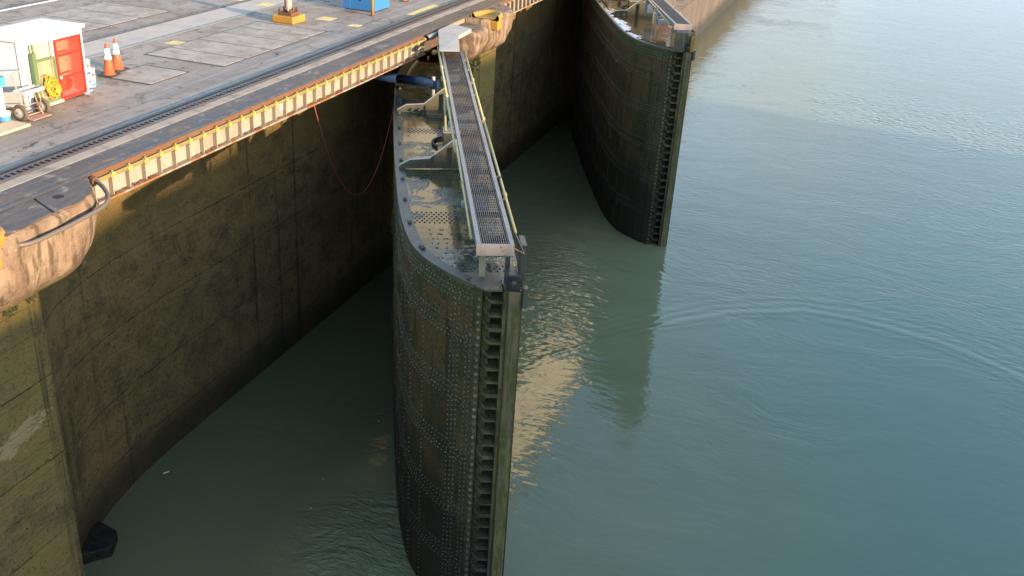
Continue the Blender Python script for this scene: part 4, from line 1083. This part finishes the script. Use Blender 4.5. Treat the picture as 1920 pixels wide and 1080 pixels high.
# light pole on yellow plinth
lp = thing("light_pole", "white lamp post on a square yellow plinth", "lamp post", (-19.83, 32.15, 0), R(0))
MB().prism([(-.44, -.44), (.44, -.44), (.44, .44), (-.44, .44)], 0, .26).build("plinth", M['yellow'], lp, bevel=.04)
b = MB(); b.box((-.27, -.27, .262), (.27, .27, .36))
for a_ in (-.22, .22):
    for c_ in (-.22, .22): b.tube([(a_, c_, .36), (a_, c_, .50)], .04, 8); b.box((a_ - .05, c_ - .05, .40), (a_ + .05, c_ + .05, .44))
b.prism([(-.2, -.02), (.2, -.02), (.2, .02), (-.2, .02)], .36, .52); b.prism([(-.02, -.2), (.02, -.2), (.02, .2), (-.02, .2)], .36, .525)
b.build("base_plate", M['rust'], lp)
MB().tube([(0, 0, .36), (0, 0, 9.5)], [.14, .08], 16).build("shaft", M['pole'], lp, smooth=True)
MB().tube([(0, 0, 9.4), (.9, 0, 9.9), (1.9, 0, 9.95)], .05, 8).build("lamp_arm", M['pole'], lp, smooth=True)
MB().box((1.5, -.15, 9.83), (2.3, .15, 9.99)).build("lamp_head", M['pale_steel'], lp, bevel=.04)
MB().tube([(.135 + .10 * math.sin(a) * .2, .10 * math.sin(a), 1.35 + .16 * math.cos(a)) for a in [i * math.pi / 8 for i in range(17)]], .02, 6).build("handhole_ring", M['pole'], lp)

# blue box
bx = thing("blue_kiosk", "blue steel control box at the photo's top edge", "control box", (-18.08, 35.55, 0))
MB().box((-1.35, 0, .03), (0, 1.28, .80)).build("body", M['blue'], bx, bevel=.015)
MB().box((-1.37, -.02, .80), (.02, 1.30, .86)).build("rust_top", M['rust'], bx)
MB().box((-1.30, .05, .86), (-.05, 1.23, 2.0)).build("upper_cabinet", M['blue'], bx, bevel=.015)
MB().box((-1.36, -.022, .05), (-1.05, -.002, .78)).build("side_door", M['blue'], bx)
MB().tube([(-.62, -.012, .42), (-.62, -.001, .42)], .045, 10).build("lock_hole", M['slot'], bx)
yp = thing("bollard_post", "thin yellow post in front of the blue control box", "bollard", (-17.88, 34.98, 0))
MB().tube([(0, 0, .01), (0, 0, 1.7)], .055, 10).build("post_shaft", M['yellow'], yp, smooth=True)
MB().tube([(0, 0, .0), (0, 0, .02)], .10, 10).build("post_foot", M['rust'], yp)

# blackened sill timber at the waterline
tb = MB(); tb.prism([(-16.95, 16.9), (-16.25, 16.75), (-15.95, 16.15), (-16.55, 15.45), (-16.95, 15.6)], WATER_Z - .6, WATER_Z + .32)
tag(tb.build("sill_timber", M['wet_timber'], bevel=.04), "black soaked timber block sticking out at the waterline", "timber block")
tag(MB().plate([(-16.98, 19.62, WATER_Z + .01), (-16.88, 19.78, WATER_Z + .012), (-16.92, 19.80, WATER_Z + .012), (-17.02, 19.64, WATER_Z + .01)], .01).build("floating_litter", M['white']), "white scrap floating on the dark recess water", "litter")

# lock house behind the frame's top edge, seen only in reflections
hs = thing("lock_house", "cream lock house mirrored gold in the water and puddles", "house", (-18.4, 57.5, 0))
MB().box((-9.5, -1.5, 0), (0, 20, 16.0)).build("wall", M['house'], hs)
MB().prism([(-10.1, -2.1), (.6, -2.1), (.6, 20.6), (-10.1, 20.6)], 16.002, 16.5).build("roof", M['roof'], hs)
for fl_ in range(3):
    for k in range(4):
        y = 2.2 + k * 4.9; z = 1.6 + fl_ * 4.0
        o = MB().box((-.05, y, z), (.03, y + 1.3, z + 1.9)).build("window", M['glass'], hs)
    for k in range(3):
        x = -8.3 + k * 2.9; z = 1.6 + fl_ * 4.0
        o = MB().box((x, -1.53, z), (x + 1.0, -1.45, z + 1.9)).build("window", M['glass'], hs)

ws = thing("warehouse", "brown brick warehouse mirrored dark in the far leaf's pooled water", "warehouse", (-18.6, 84.0, 0))
MB().box((-12, 0, 0), (0, 24, 9.6)).build("wall", M['brick'], ws)
MB().prism([(-12.6, -.6), (.6, -.6), (.6, 24.6), (-12.6, 24.6)], 9.602, 10.0).build("roof", M['roof'], ws)
for k in range(4):
    MB().box((-.05, 2.5 + k * 6.0, 2.2), (.03, 5.0 + k * 6.0, 5.6)).build("window", M['glass'], ws)

fd = MB()
for i in range(9):
    x, y = random.uniform(-17.2, -9), random.uniform(17.5, 40)
    if noise.noise(Vector((x * .5, y * .5, 9))) < -.1: continue
    a = random.uniform(0, 3.1); r_ = random.uniform(.010, .028)
    fd.plate([(x + r_ * math.cos(a + q * 1.26) * (1 if q % 2 else .6), y + r_ * math.sin(a + q * 1.26), WATER_Z + .004) for q in range(5)], .004)
fo_ = fd.build("floating_scum", M['foam']); fo_["kind"] = "stuff"; tag(fo_, "scattered pale specks of scum floating near the leaf", "scum")
